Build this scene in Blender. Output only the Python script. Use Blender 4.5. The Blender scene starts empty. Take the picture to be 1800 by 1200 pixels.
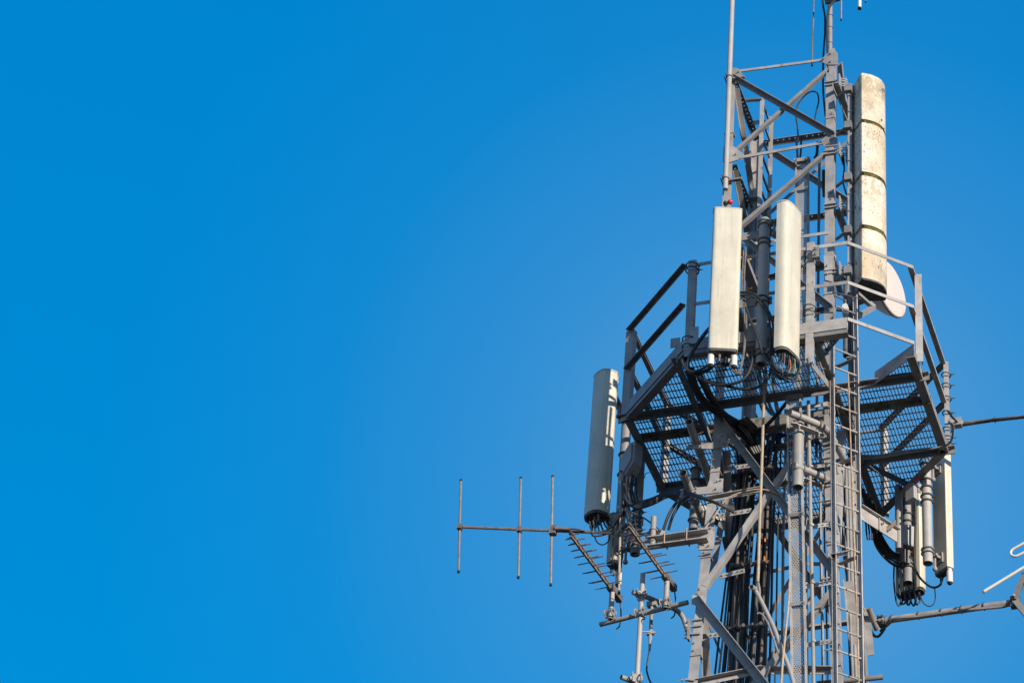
import bpy, bmesh, math, random
from mathutils import Vector as V, Matrix
random.seed(7)
S = bpy.context.scene
COL = S.collection
# ------------------------------------------------------------------ camera
# world: X along the front railing (to the right), Y away from the camera, Z up, origin = centre of the platform floor
FPX, PITCH, CX0, YAW, DIST, PCX, PCY = 4987.962, 0.6713, 1502.4003, 0.218, 30.5823, 1382.7842, 754.8214
cR = V((math.cos(YAW), math.sin(YAW), 0)); cH = V((-math.sin(YAW), math.cos(YAW), 0))
cF = cH*math.cos(PITCH) + V((0, 0, math.sin(PITCH))); cU = cR.cross(cF)
CAM = -(cF + cR*((PCX-CX0)/FPX) - cU*((PCY-600)/FPX))*DIST
cam = bpy.data.cameras.new('camera'); camo = bpy.data.objects.new('camera', cam); COL.objects.link(camo)
cam.sensor_width = 36; cam.sensor_fit = 'HORIZONTAL'; cam.lens = FPX*36/1800
cam.shift_x = (900-CX0)/1800; cam.clip_start = .5; cam.clip_end = 6000
camo.matrix_world = Matrix(((cR.x, cU.x, -cF.x, CAM.x), (cR.y, cU.y, -cF.y, CAM.y), (cR.z, cU.z, -cF.z, CAM.z), (0, 0, 0, 1)))
S.camera = camo
# ------------------------------------------------------------------ world, sun, exposure
SUN_AZ, SUN_EL = math.radians(51), math.radians(15)          # azimuth measured from -Y towards +X
w = bpy.data.worlds.new('World'); S.world = w; w.use_nodes = True
nt = w.node_tree; bg = nt.nodes['Background']
sky = nt.nodes.new('ShaderNodeTexSky'); sky.sky_type = 'NISHITA'; sky.sun_disc = False
sky.sun_elevation = SUN_EL; sky.sun_rotation = math.pi-SUN_AZ
sky.altitude = 200; sky.air_density = 1.0; sky.dust_density = .3; sky.ozone_density = 3.0
hs = nt.nodes.new('ShaderNodeHueSaturation'); hs.inputs['Saturation'].default_value = 1.5; hs.inputs['Hue'].default_value = .485
hs.inputs['Value'].default_value = 1.0
nt.links.new(sky.outputs[0], hs.inputs['Color'])
tcw = nt.nodes.new('ShaderNodeTexCoord'); spw = nt.nodes.new('ShaderNodeSeparateXYZ'); nt.links.new(tcw.outputs['Generated'], spw.inputs[0])
rw = nt.nodes.new('ShaderNodeValToRGB'); e_ = rw.color_ramp.elements
hz = (cF + cR*((1390-CX0)/FPX) - cU*((860-600)/FPX)).normalized()          # centre of the pale glow painted into the sky around the tower
dw = nt.nodes.new('ShaderNodeVectorMath'); dw.operation = 'DOT_PRODUCT'; dw.inputs[1].default_value = hz; nt.links.new(tcw.outputs['Generated'], dw.inputs[0])
ac = nt.nodes.new('ShaderNodeMath'); ac.operation = 'ARCCOSINE'; nt.links.new(dw.outputs['Value'], ac.inputs[0])
am = nt.nodes.new('ShaderNodeMath'); am.operation = 'MULTIPLY'; am.inputs[1].default_value = 1/.50; nt.links.new(ac.outputs[0], am.inputs[0]); nt.links.new(am.outputs[0], rw.inputs[0])
def ramp_(n, stops):
    e_ = n.color_ramp.elements; e_[0].position, e_[0].color = stops[0][0], (*stops[0][1], 1); e_[1].position, e_[1].color = stops[-1][0], (*stops[-1][1], 1)
    for p_, c_ in stops[1:-1]: q_ = e_.new(p_); q_.color = (*c_, 1)
ramp_(rw, ((.0, (1, 1, 1)), (.09, (.86, .86, .86)), (.20, (.36, .36, .36)), (.33, (.06, .06, .06)), (.48, (0, 0, 0)), (1.0, (0, 0, 0))))      # how pale, by angle
rz = nt.nodes.new('ShaderNodeValToRGB'); nt.links.new(spw.outputs['Z'], rz.inputs[0])
ramp_(rz, ((.0, (.10, .36, .74)), (.50, (.0, .285, .732)), (.60, (.0, .264, .70)), (.69, (.0, .247, .668)), (1.0, (.02, .16, .42))))                  # deep blue, by height
ms = nt.nodes.new('ShaderNodeMix'); ms.data_type = 'RGBA'; nt.links.new(rw.outputs[0], ms.inputs[0]); nt.links.new(rz.outputs[0], ms.inputs[6]); ms.inputs[7].default_value = (.10, .352, .70, 1)
mu_ = nt.nodes.new('ShaderNodeVectorMath'); mu_.operation = 'SCALE'; mu_.inputs[3].default_value = 1/.12; nt.links.new(ms.outputs[2], mu_.inputs[0])
mx_w = nt.nodes.new('ShaderNodeMix'); mx_w.data_type = 'RGBA'; mx_w.inputs[0].default_value = .9
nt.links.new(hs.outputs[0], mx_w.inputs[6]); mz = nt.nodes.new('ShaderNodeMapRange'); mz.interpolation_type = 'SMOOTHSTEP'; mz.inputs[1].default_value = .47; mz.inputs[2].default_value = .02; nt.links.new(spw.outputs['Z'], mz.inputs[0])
mh = nt.nodes.new('ShaderNodeMix'); mh.data_type = 'RGBA'; nt.links.new(mz.outputs[0], mh.inputs[0]); nt.links.new(mu_.outputs[0], mh.inputs[6]); mh.inputs[7].default_value = (.74/.12, .82/.12, .95/.12, 1)   # pale horizon band below the view, brightened as added fill light
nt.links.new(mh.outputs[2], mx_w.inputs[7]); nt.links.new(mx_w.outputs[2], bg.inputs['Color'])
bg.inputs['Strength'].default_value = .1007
sl = bpy.data.lights.new('sun', 'SUN'); sl.energy = 5.0; sl.angle = math.radians(.5); sl.color = (1, .88, .73)
so = bpy.data.objects.new('sun', sl); COL.objects.link(so)
sdir = V((math.sin(SUN_AZ)*math.cos(SUN_EL), -math.cos(SUN_AZ)*math.cos(SUN_EL), math.sin(SUN_EL)))
so.rotation_euler = sdir.to_track_quat('Z', 'Y').to_euler()
S.view_settings.view_transform = 'Standard'; S.view_settings.look = 'None'
S.view_settings.exposure = .25; S.view_settings.gamma = 1
S.render.engine = 'CYCLES'
# ------------------------------------------------------------------ measuring helpers
Zv = V((0, 0, 1)); Xv = V((1, 0, 0)); Yv = V((0, 1, 0))
def ray(px, py): return cF + cR*((px-CX0)/FPX) - cU*((py-600)/FPX)
def P(px, py, x=None, y=None, z=None):
    """point of the tower that a measured direction meets on a plane of the structure"""
    d = ray(px, py)
    a, v = (0, x) if x is not None else (1, y) if y is not None else (2, z)
    return CAM + d*((v-CAM[a])/d[a])
def hw(z): return .6 if z > -.6 else .6+.044*(-.6-z)
def onface(px, py, ax, sg, ex=0.0):
    h = .6
    for k in range(40):
        p = P(px, py, **{'xy'[ax]: sg*(h+ex)}); h = .5*h+.5*hw(p.z)
    return p
def Fr(px, py, ex=.0): return onface(px, py, 1, -1, ex)
def Bk(px, py): return onface(px, py, 1, 1)
def Lf(px, py): return onface(px, py, 0, -1, .045)
def Rt(px, py): return onface(px, py, 0, 1, .045)
# ------------------------------------------------------------------ materials
def mat(name, col, rough=.6, var=.12, scale=6, metal=0, streak=0, spots=None, bump=0, tint=None, stretch=1, patch=None):
    m = bpy.data.materials.new(name); m.use_nodes = True; t = m.node_tree; b = t.nodes['Principled BSDF']
    N = lambda k: t.nodes.new(k); L = t.links.new
    tc = N('ShaderNodeTexCoord'); mp = N('ShaderNodeMapping'); mp.inputs['Scale'].default_value = (1, 1, stretch)
    L(tc.outputs['Object'], mp.inputs[0])
    n1 = N('ShaderNodeTexNoise'); n1.inputs['Scale'].default_value = scale; n1.inputs['Detail'].default_value = 6; n1.inputs['Roughness'].default_value = .65
    L(mp.outputs[0], n1.inputs['Vector'])
    r = N('ShaderNodeValToRGB'); c = r.color_ramp
    d = tint or tuple(v*(1-2.2*var) for v in col); u = tuple(min(1, v*(1+var)) for v in col)
    c.elements[0].position = .3; c.elements[0].color = (*d, 1); c.elements[1].position = .68; c.elements[1].color = (*u, 1)
    L(n1.outputs[0], r.inputs[0]); out = r.outputs[0]
    def over(fac, colr, o):
        x = N('ShaderNodeMix'); x.data_type = 'RGBA'; L(fac, x.inputs[0]); L(o, x.inputs[6]); x.inputs[7].default_value = (*colr, 1); return x.outputs[2]
    def thr(scale, lo, hi, sz=1, det=4, rgh=.6):
        mp2 = N('ShaderNodeMapping'); mp2.inputs['Scale'].default_value = (1, 1, sz); L(tc.outputs['Object'], mp2.inputs[0])
        n = N('ShaderNodeTexNoise'); n.inputs['Scale'].default_value = scale; n.inputs['Detail'].default_value = det; n.inputs['Roughness'].default_value = rgh
        L(mp2.outputs[0], n.inputs['Vector']); mr = N('ShaderNodeMapRange'); mr.inputs[1].default_value = lo; mr.inputs[2].default_value = hi
        L(n.outputs[0], mr.inputs[0]); return mr.outputs[0]
    if streak:
        f = thr(34, .5, .78, .05); k = N('ShaderNodeMath'); k.operation = 'MULTIPLY'; k.inputs[1].default_value = streak; L(f, k.inputs[0])
        out = over(k.outputs[0], tuple(v*.55 for v in col), out)
    for (sc, lo, hi, sz, colr) in (spots or []):
        out = over(thr(sc, lo, hi, sz), colr, out)
    for (pc, pr_, psc, lo, colr) in (patch or []):
        vd = N('ShaderNodeVectorMath'); vd.operation = 'DISTANCE'; vd.inputs[1].default_value = pc; mpz = N('ShaderNodeMapping'); mpz.inputs['Scale'].default_value = (1, 1, 1.5); mpz.inputs['Location'].default_value = (0, 0, -pc[2]*.5); L(tc.outputs['Object'], mpz.inputs[0]); L(mpz.outputs[0], vd.inputs[0])
        pm = N('ShaderNodeMapRange'); pm.inputs[1].default_value = pr_; pm.inputs[2].default_value = pr_*.3; L(vd.outputs['Value'], pm.inputs[0])
        pk = N('ShaderNodeMath'); pk.operation = 'MULTIPLY'; L(pm.outputs[0], pk.inputs[0]); L(thr(psc, lo, lo+.06, .6), pk.inputs[1]); out = over(pk.outputs[0], colr, out)
    oi = N('ShaderNodeObjectInfo'); mr_ = N('ShaderNodeMapRange'); mr_.inputs[3].default_value = .74; mr_.inputs[4].default_value = 1.16; L(oi.outputs['Random'], mr_.inputs[0])
    hv_ = N('ShaderNodeHueSaturation'); L(mr_.outputs[0], hv_.inputs['Value']); L(out, hv_.inputs['Color'])
    if name.startswith(('galv', 'dull', 'weathered al')): out = hv_.outputs[0]
    L(out, b.inputs['Base Color']); b.inputs['Roughness'].default_value = rough; b.inputs['Metallic'].default_value = metal
    rr = N('ShaderNodeMapRange'); rr.inputs[3].default_value = max(.05, rough-.12); rr.inputs[4].default_value = min(1, rough+.15)
    L(n1.outputs[0], rr.inputs[0]); L(rr.outputs[0], b.inputs['Roughness'])
    if bump:
        bp = N('ShaderNodeBump'); bp.inputs['Strength'].default_value = bump; bp.inputs['Distance'].default_value = .004
        n3 = N('ShaderNodeTexNoise'); n3.inputs['Scale'].default_value = 60; L(tc.outputs['Object'], n3.inputs['Vector'])
        L(n3.outputs[0], bp.inputs['Height']); L(bp.outputs[0], b.inputs['Normal'])
    return m
GRIME = (9, .6, .74, .5, (.10, .09, .07))
M = dict(
 steel=mat('galvanised steel', (.335, .325, .32), .55, .15, 5, bump=.25, spots=[(14, .60, .75, .4, (.19, .17, .15)), (23, .70, .78, .5, (.16, .09, .05))]),
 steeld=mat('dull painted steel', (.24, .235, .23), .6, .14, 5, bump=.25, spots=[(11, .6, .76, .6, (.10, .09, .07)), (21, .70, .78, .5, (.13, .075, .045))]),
 beam=mat('dark platform steel', (.22, .22, .22), .6, .16, 6, bump=.25, spots=[(11, .6, .76, .6, (.06, .055, .05))]),  # base tone lowered to deepen the shade on undersides of beams and rails
 mossy=mat('mossy steel', (.20, .19, .17), .7, .2, 9, spots=[(13, .5, .62, 1, (.07, .085, .03))]),
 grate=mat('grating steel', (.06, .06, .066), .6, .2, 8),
 pipe=mat('galvanised pipe', (.33, .32, .31), .5, .08, 4, bump=.15, spots=[(10, .66, .8, .3, (.17, .14, .11))]),
 bolt=mat('dark bolt', (.10, .10, .11), .5, .2, 20),
 cable=mat('black cable jacket', (.02, .022, .028), .5, .2, 12),
 cablg=mat('lighter grey cable jacket', (.075, .07, .066), .5, .2, 9, streak=.5),  # lighter grey stands in for highlights on the black feeder bundle
 cablb=mat('lighter brown cable jacket', (.12, .095, .075), .5, .25, 9, streak=.5),  # brown tone stands in for the tan highlights on the bundle
 tan=mat('weathered tan cable', (.42, .34, .24), .7, .15, 30),
 rust=mat('rusty rope', (.42, .29, .19), .8, .25, 30),
 cream=mat('cream fibreglass', (.56, .53, .435), .45, .07, 3, streak=.55, bump=.15, spots=[(5, .55, .8, .12, (.47, .43, .33)), (26, .69, .78, .35, (.32, .29, .22)), (48, .70, .75, .5, (.25, .22, .17))]),
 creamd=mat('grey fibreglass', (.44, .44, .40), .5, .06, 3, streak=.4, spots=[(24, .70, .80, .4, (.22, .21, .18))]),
 old=mat('weathered white fibreglass', (.70, .655, .57), .6, .07, 4, streak=.25, bump=.25, tint=(.52, .43, .31),
         spots=[(2.6, .46, .64, .5, (.52, .40, .26)), (6, .56, .72, .35, (.33, .29, .21)), (40, .60, .66, .8, (.22, .20, .15)), (15, .63, .68, .9, (.07, .068, .06))],
         patch=[((.30, .02, 2.92), .30, 22, .47, (.10, .10, .09)), ((.22, -.1, 2.2), .4, 45, .55, (.2, .18, .14)), ((.10, -.2, 2.9), .5, 14, .46, (.40, .33, .21)), ((.10, -.2, 1.4), .5, 16, .50, (.44, .37, .26))]),
 moss=mat('moss', (.13, .12, .02), .9, .5, 30, spots=[(20, .5, .6, 1, (.02, .02, .015))]),
 under=mat('dark underside', (.10, .105, .105), .8, .3, 12, spots=[(9, .55, .62, 1, (.03, .045, .02))]),  # bottom caps darker than their covers, with darker green blotches
 dish=mat('pale dish cover', (.62, .52, .48), .55, .03, 3),
 rru=mat('grey equipment case', (.33, .335, .35), .5, .06, 4),
 black=mat('black plastic', (.012, .012, .014), .45, .2, 10),
 rod=mat('weathered aluminium rod', (.27, .225, .195), .45, .15, 14, metal=.2),
 rodd=mat('dark aluminium rod', (.16, .14, .13), .45, .25, 14),
 red=mat('red lamp glass', (.55, .02, .03), .25, .1, 10),
 orange=mat('orange tag', (.75, .22, .03), .5, .1, 10),
 yellow=mat('yellow tag', (.80, .48, .03), .5, .1, 10),
 white=mat('white plastic', (.66, .64, .58), .45, .05, 6),
 green=mat('green wire', (.12, .45, .12), .5, .1, 10),
 ground=mat('rough grass and asphalt', (.015, .018, .011), .95, .3, .15, spots=[(.05, .5, .56, 1, (.02, .02, .02))]),
)
def perforated(name, col, pitch, rad):
    m = mat(name, col, .6, .1, 6); t = m.node_tree; N = lambda k: t.nodes.new(k); L = t.links.new
    b = t.nodes['Principled BSDF']; o = t.nodes['Material Output']
    tc = N('ShaderNodeTexCoord'); sp = N('ShaderNodeSeparateXYZ'); L(tc.outputs['Object'], sp.inputs[0])
    def mth(op, a, bb=None):
        n = N('ShaderNodeMath'); n.operation = op
        for i, v in enumerate((a, bb)):
            if v is None: continue
            if isinstance(v, (int, float)): n.inputs[i].default_value = v
            else: L(v, n.inputs[i])
        return n.outputs[0]
    row = mth('FLOOR', mth('DIVIDE', sp.outputs['Z'], pitch)); par = mth('MULTIPLY', mth('MODULO', mth('ABSOLUTE', row), 2), .5)
    fx = mth('SUBTRACT', mth('FRACT', mth('ADD', mth('DIVIDE', sp.outputs['X'], pitch*1.2), par)), .5)
    fz = mth('SUBTRACT', mth('FRACT', mth('DIVIDE', sp.outputs['Z'], pitch)), .5)
    r2 = mth('SQRT', mth('ADD', mth('MULTIPLY', fx, fx), mth('MULTIPLY', fz, fz)))
    hole = mth('LESS_THAN', r2, rad); tr = N('ShaderNodeBsdfTransparent'); mx = N('ShaderNodeMixShader')
    L(hole, mx.inputs[0]); L(b.outputs[0], mx.inputs[1]); L(tr.outputs[0], mx.inputs[2]); L(mx.outputs[0], o.inputs['Surface'])
    return m
M['perf'] = perforated('perforated steel sheet', (.30, .29, .275), .022, .31)
# ------------------------------------------------------------------ mesh builder
class MB:
    def __init__(s): s.bm = bmesh.new()
    def box(s, c, a, b, d):
        c = V(c); vs = [s.bm.verts.new(c+a*i+b*j+d*k) for i in (-1, 1) for j in (-1, 1) for k in (-1, 1)]
        for q in ((0, 1, 3, 2), (4, 6, 7, 5), (0, 4, 5, 1), (2, 3, 7, 6), (0, 2, 6, 4), (1, 5, 7, 3)): s.bm.faces.new([vs[i] for i in q])
        return s
    def bar(s, p, q, wd, th, n):
        p, q, n = V(p), V(q), V(n); d = (q-p); u = d.normalized(); e = n.cross(u).normalized(); n = u.cross(e)
        return s.box((p+q)/2, d/2, e*wd/2, n*th/2)
    def angle(s, p, q, wd, th, n, out=1, top=1, w2=None):
        """L section: one flange flat against the face with normal n, the other standing out (or in) along its upper or lower edge"""
        p, q, n = V(p), V(q), V(n).normalized(); d = q-p; u = d.normalized(); e = n.cross(u).normalized(); n = u.cross(e).normalized()*(1 if u.cross(e).dot(n) > 0 else -1)
        if e.z < 0: e = -e
        s.box((p+q)/2, d/2, e*wd/2, n*th/2); w2 = w2 or wd
        s.box((p+q)/2+e*top*(wd/2-th/2)+n*out*(th/2+w2/2), d/2*.998, e*th/2, n*w2/2)
        return s
    def tube(s, p, q, r, seg=14, r2=None, hollow=False):
        p, q = V(p), V(q); u = (q-p).normalized(); a = u.orthogonal().normalized(); b = u.cross(a); r2 = r if r2 is None else r2
        ring = lambda c, rr: [s.bm.verts.new(c+a*math.cos(t)*rr+b*math.sin(t)*rr) for t in [2*math.pi*i/seg for i in range(seg)]]
        A, B = ring(p, r), ring(q, r2)
        for i in range(seg): s.bm.faces.new((A[i], A[(i+1) % seg], B[(i+1) % seg], B[i]))
        if hollow:
            ln = min(.6, (q-p).length*.3)
            for E, c, sg in ((A, p, 1), (B, q, -1)):
                I = ring(c, r*.82); J = ring(c+u*sg*ln, r*.82)
                for i in range(seg):
                    s.bm.faces.new((E[i], I[i], I[(i+1) % seg], E[(i+1) % seg])); s.bm.faces.new((I[i], J[i], J[(i+1) % seg], I[(i+1) % seg]))
                s.bm.faces.new(J)
        else:
            s.bm.faces.new(A); s.bm.faces.new(B)
        return s
    def path(s, pts, r, seg=8, sub=6, closed=False):
        pts = [V(p) for p in pts]
        if sub > 1 and len(pts) > 2:
            o = []; n = len(pts)
            for i in range(n-1):
                a, b, c, d = pts[max(i-1, 0)], pts[i], pts[i+1], pts[min(i+2, n-1)]
                for k in range(sub):
                    t = k/sub; o.append(.5*((2*b)+(c-a)*t+(2*a-5*b+4*c-d)*t*t+(3*b-a-3*c+d)*t**3))
            o.append(pts[-1]); pts = o
        prev = None; nrm = None
        for i, p in enumerate(pts):
            u = (pts[min(i+1, len(pts)-1)]-pts[max(i-1, 0)])
            if u.length < 1e-7: continue
            u.normalize()
            if nrm is None: nrm = u.orthogonal().normalized()
            nrm = (nrm-u*nrm.dot(u)).normalized(); b = u.cross(nrm)
            ring = [s.bm.verts.new(p+nrm*math.cos(2*math.pi*k/seg)*r+b*math.sin(2*math.pi*k/seg)*r) for k in range(seg)]
            if prev:
                for k in range(seg): s.bm.faces.new((prev[k], prev[(k+1) % seg], ring[(k+1) % seg], ring[k]))
            else: s.bm.faces.new(ring)
            prev = ring
        s.bm.faces.new(prev); return s
    def poly(s, pts, ext):
        pts = [V(p) for p in pts]; ext = V(ext); A = [s.bm.verts.new(p) for p in pts]; B = [s.bm.verts.new(p+ext) for p in pts]
        n = len(A); s.bm.faces.new(A); s.bm.faces.new(B)
        for i in range(n): s.bm.faces.new((A[i], A[(i+1) % n], B[(i+1) % n], B[i]))
        return s
    def ring(s, c, ax, R, r, seg=20, arc=2*math.pi, a0=0):
        ax = V(ax).normalized(); a = ax.orthogonal().normalized(); b = ax.cross(a); n = max(4, int(seg*arc/(2*math.pi)))
        return s.path([V(c)+a*R*math.cos(a0+arc*i/n)+b*R*math.sin(a0+arc*i/n) for i in range(n+1)], r, 6, 1)
    def ball(s, c, r, sz=1):
        bmesh.ops.create_uvsphere(s.bm, u_segments=14, v_segments=9, radius=r, matrix=Matrix.Translation(V(c)) @ Matrix.Diagonal((1, 1, sz, 1))); return s
    def bolt(s, p, n, r=.011, h=.014):
        p, n = V(p), V(n).normalized(); s.tube(p, p+n*h, r, 6); s.tube(p+n*h, p+n*h*2.3, r*.5, 6); return s
    def build(s, name, m, parent=None, kind=None, ang=35):
        loc = V((0, 0, 0)); q = parent
        while q is not None: loc = loc+q.location; q = q.parent
        bmesh.ops.recalc_face_normals(s.bm, faces=s.bm.faces)
        bmesh.ops.translate(s.bm, verts=s.bm.verts, vec=-loc)
        me = bpy.data.meshes.new(name); s.bm.to_mesh(me); s.bm.free()
        for f in me.polygons: f.use_smooth = True
        me.set_sharp_from_angle(angle=math.radians(ang))
        me.materials.append(M[m] if isinstance(m, str) else m)
        o = bpy.data.objects.new(name, me); COL.objects.link(o); o.parent = parent
        if kind: o['kind'] = kind
        return o
def tag(o, label, cat, group=None):
    o['label'] = label; o['category'] = cat
    if group: o['group'] = group
    return o
def thing(name, loc, label, cat, group=None):
    o = bpy.data.objects.new(name, None); COL.objects.link(o); o.location = V(loc); o.empty_display_size = .1
    return tag(o, label, cat, group)
# ------------------------------------------------------------------ ground
GZ = -19.9
g = MB(); g.box((0, 0, GZ-.5), Xv*1500, Yv*1500, Zv*.5); g.build('ground', 'ground', kind='structure')
# ------------------------------------------------------------------ lattice tower
T = thing('lattice_tower', (0, 0, GZ), 'tall grey steel lattice tower that carries the round platform and all the antennas', 'tower')
LEGW, LT, SX = .10, .010, .045
ztop = {(-1, -1): 4.86, (1, -1): 5.0, (-1, 1): 4.86, (1, 1): 4.9}
for (sx, sy), zt in ztop.items():
    m = MB(); zs = [zt, -.6, GZ]
    for z0, z1 in ((zt, -.6), (-.6, GZ)):
        p = V((sx*(hw(z0)+SX), sy*hw(z0), z0)); q = V((sx*(hw(z1)+SX), sy*hw(z1), z1))
        m.box((p+q)/2-Xv*sx*LEGW/2, (q-p)/2, Xv*LEGW/2, Yv*LT/2)
        m.box((p+q)/2-Xv*sx*LT/2-Yv*sy*(LEGW/2+LT/2), (q-p)/2*.9999, Xv*LT/2, Yv*LEGW/2)
    for z in (3.9, 2.6, 1.3, .5, -.9, -2.0, -3.2):       # strap clamps and splice bolts
        if random.random() < .8:
            c = V((sx*(hw(z)+SX), sy*(hw(z)), z)); m.box(c-Xv*sx*LEGW/2-Yv*sy*.03, Xv*(LEGW/2+.008), Yv*.045, Zv*.006)
            for k in (0, .09): m.bolt(c-Xv*sx*.03+Zv*(.06+k)+Yv*sy*.006, Yv*sy, .009, .012)
    m.build('leg', 'steel', T)
def gusset(pts, n, bolts, m='steel', th=.008, name='gusset_plate'):
    n = V(n); b = MB(); b.poly([V(p)+n*.006 for p in pts], n*th)
    for p in bolts: b.bolt(V(p)+n*(.006+th), n)
    return b.build(name, m, T)
fN, bN, lN, rN = -Yv, Yv, -Xv, Xv
def member(name, p, q, wd, n, out=0, top=1, m='steel', off=.012, th=.007):
    n = V(n); b = MB()
    if out: b.angle(p+n*off, q+n*off, wd, th, n, out, top)
    else: b.bar(p+n*off, q+n*off, wd, th, n)
    return b.build(name, m, T)
# upper front face
member('horizontal_brace', Fr(1287, 128), Fr(1460, 105), .036, fN, -1, 1)
member('diagonal_brace', Fr(1288, 139), Fr(1466, 241), .055, fN, 1, 1, 'steeld', .02)
member('diagonal_brace', Fr(1287, 270), Fr(1459, 119), .042, fN, -1, -1, 'steel', .008)
member('horizontal_brace', Fr(1284, 281), Fr(1460, 250), .040, fN, -1, 1)
member('diagonal_brace', Fr(1296, 402), Fr(1459, 262), .045, fN, -1, -1, 'steel')
member('diagonal_brace', Fr(1280, 400), Fr(1462, 545), .055, fN, 1, 1, 'steeld', .022)
member('horizontal_brace', Fr(1278, 437), Fr(1457, 410), .040, fN, -1, 1)
for pts, bl in (([(1284, 122), (1297, 124), (1304, 133), (1294, 141), (1284, 141)], [(1288, 127), (1298, 130)]),
                ([(1448, 105), (1457, 97), (1470, 96), (1471, 114), (1456, 114), (1449, 111)], [(1460, 99), (1450, 106.5), (1460, 110.5)]),
                ([(1275, 262), (1290, 262), (1303, 272), (1296, 281), (1281, 286), (1274, 284)], [(1283, 270), (1293, 274), (1283, 281)]),
                ([(1445, 249), (1458, 240), (1470, 246), (1470, 256), (1452, 258)], [(1447, 251), (1458, 254)]),
                ([(1450, 455), (1452, 490), (1462, 492), (1462, 455)], [(1455, 470), (1455, 482)])):
    cx_ = sum(p[0] for p in pts)/len(pts); cy_ = sum(p[1] for p in pts)/len(pts); G_ = lambda p: Fr(cx_+(p[0]-cx_)*1.22, cy_+(p[1]-cy_)*1.22)
    gusset([G_(p) for p in pts], fN, [G_(p) for p in bl], th=.012)
# upper back face
def pbar(name, p, q, wd, n, step=.055, m='beam'):
    """flat bar with a row of real holes"""
    p, q, n = V(p), V(q), V(n); d = q-p; L = d.length; u = d/L; e = n.cross(u).normalized(); b = MB(); h = wd*.36
    b.box((p+q)/2+e*(wd-h)/2, d/2, e*h/2, n*.004); b.box((p+q)/2-e*(wd-h)/2, d/2, e*h/2, n*.004)
    k = 0; hl = .019
    while k*step < L:
        a0, a1 = k*step, min(L, (k+1)*step-hl)
        b.box(p+u*(a0+a1)/2, u*(a1-a0)/2, e*(wd/2-h), n*.004); k += 1
    e = e if (e.y > .5 or e.x < -.5) else -e; b.box((p+q)/2+e*(wd*.5+.004)-n*.016, d/2*.999, e*.004, n*.022)
    return b.build(name, m, T)
pbar('perforated_brace', Bk(1338, 251), Bk(1490, 229), .07, Zv, .072)
pbar('perforated_brace', Bk(1345, 392), Bk(1490, 371), .07, Zv, .072)
pbar('perforated_brace', Lf(1293, 146), Lf(1332, 247), .07, Zv, .072)
pbar('perforated_brace', Lf(1290, 290), Lf(1322, 374), .07, Zv, .072)
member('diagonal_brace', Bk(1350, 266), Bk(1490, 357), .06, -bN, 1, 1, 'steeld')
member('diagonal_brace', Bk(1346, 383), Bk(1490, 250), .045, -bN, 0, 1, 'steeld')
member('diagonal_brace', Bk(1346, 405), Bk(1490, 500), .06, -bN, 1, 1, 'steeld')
member('diagonal_brace', Lf(1292, 155), Lf(1330, 405), .055, lN, -1, 1, 'steel')
member('diagonal_brace', Lf(1290, 300), Lf(1318, 445), .055, lN, -1, 1, 'steel')
member('horizontal_brace', Lf(1303, 277), Lf(1330, 266), .05, lN, 0, 1, 'steel')
member('diagonal_brace', Rt(1478, 110), Rt(1492, 232), .06, rN, -1, 1, 'steel')
member('diagonal_brace', Rt(1466, 450), Rt(1480, 520), .06, rN, -1, 1, 'steel')
member('horizontal_brace', Fr(1310, 445), Fr(1450, 418), .05, fN, 1, 1, 'steeld', -.5)
member('horizontal_brace', Fr(1305, 540), Fr(1450, 515), .05, fN, 1, 1, 'steeld', -.3)
member('horizontal_brace', Fr(1300, 592), Fr(1450, 570), .09, fN, 1, 1, 'steeld', -.3)
member('diagonal_brace', Fr(1425, 520), Fr(1458, 543), .05, fN, 0, 1, 'steel', .02)
member('horizontal_brace', Rt(1466, 372), Rt(1492, 440), .06, rN, 1, 1, 'steel')
member('horizontal_brace', Rt(1462, 150), Rt(1492, 220), .06, rN, 1, 1, 'steel')
# lower front face
member('diagonal_brace', Fr(1262, 735), Fr(1467, 1010), .075, fN, 1, 1, 'steel', .016)
member('diagonal_brace', Fr(1238, 1030), Fr(1456, 715), .06, fN, -1, -1, 'steel', .006)
member('diagonal_brace', Fr(1222, 1052), Fr(1476, 1372), .085, fN, 1, 1, 'steel', .016)
member('diagonal_brace', Fr(1200, 1352), Fr(1468, 1030), .06, fN, -1, -1, 'steel', .006)
member('horizontal_brace', Fr(1243, 882), Fr(1340, 864), .05, fN, 1, 1, 'steel', .02)
member('horizontal_brace', Fr(1214, 1200), Fr(1340, 1174), .06, fN, 1, 1, 'steel', -.04)
member('horizontal_brace', Fr(1340, 1174), Fr(1472, 1174), .06, fN, 1, 1, 'steel', -.06)
for a, b_ in (((1266, 813), (1315, 806)), ((1258, 895), (1316, 885)), ((1258, 1002), (1304, 991)), ((1230, 1107), (1275, 1101))):
    m = MB(); p, q = Fr(*a)+Yv*.12, Fr(*b_)+Yv*.12; m.bar(p, q, .055, .008, fN)
    for k in (.15, .35, .55, .75, .93): m.bolt(p.lerp(q, k)-Yv*.004, fN, .009, .012)
    m.build('cable_bracket', 'steel', T)
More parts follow.
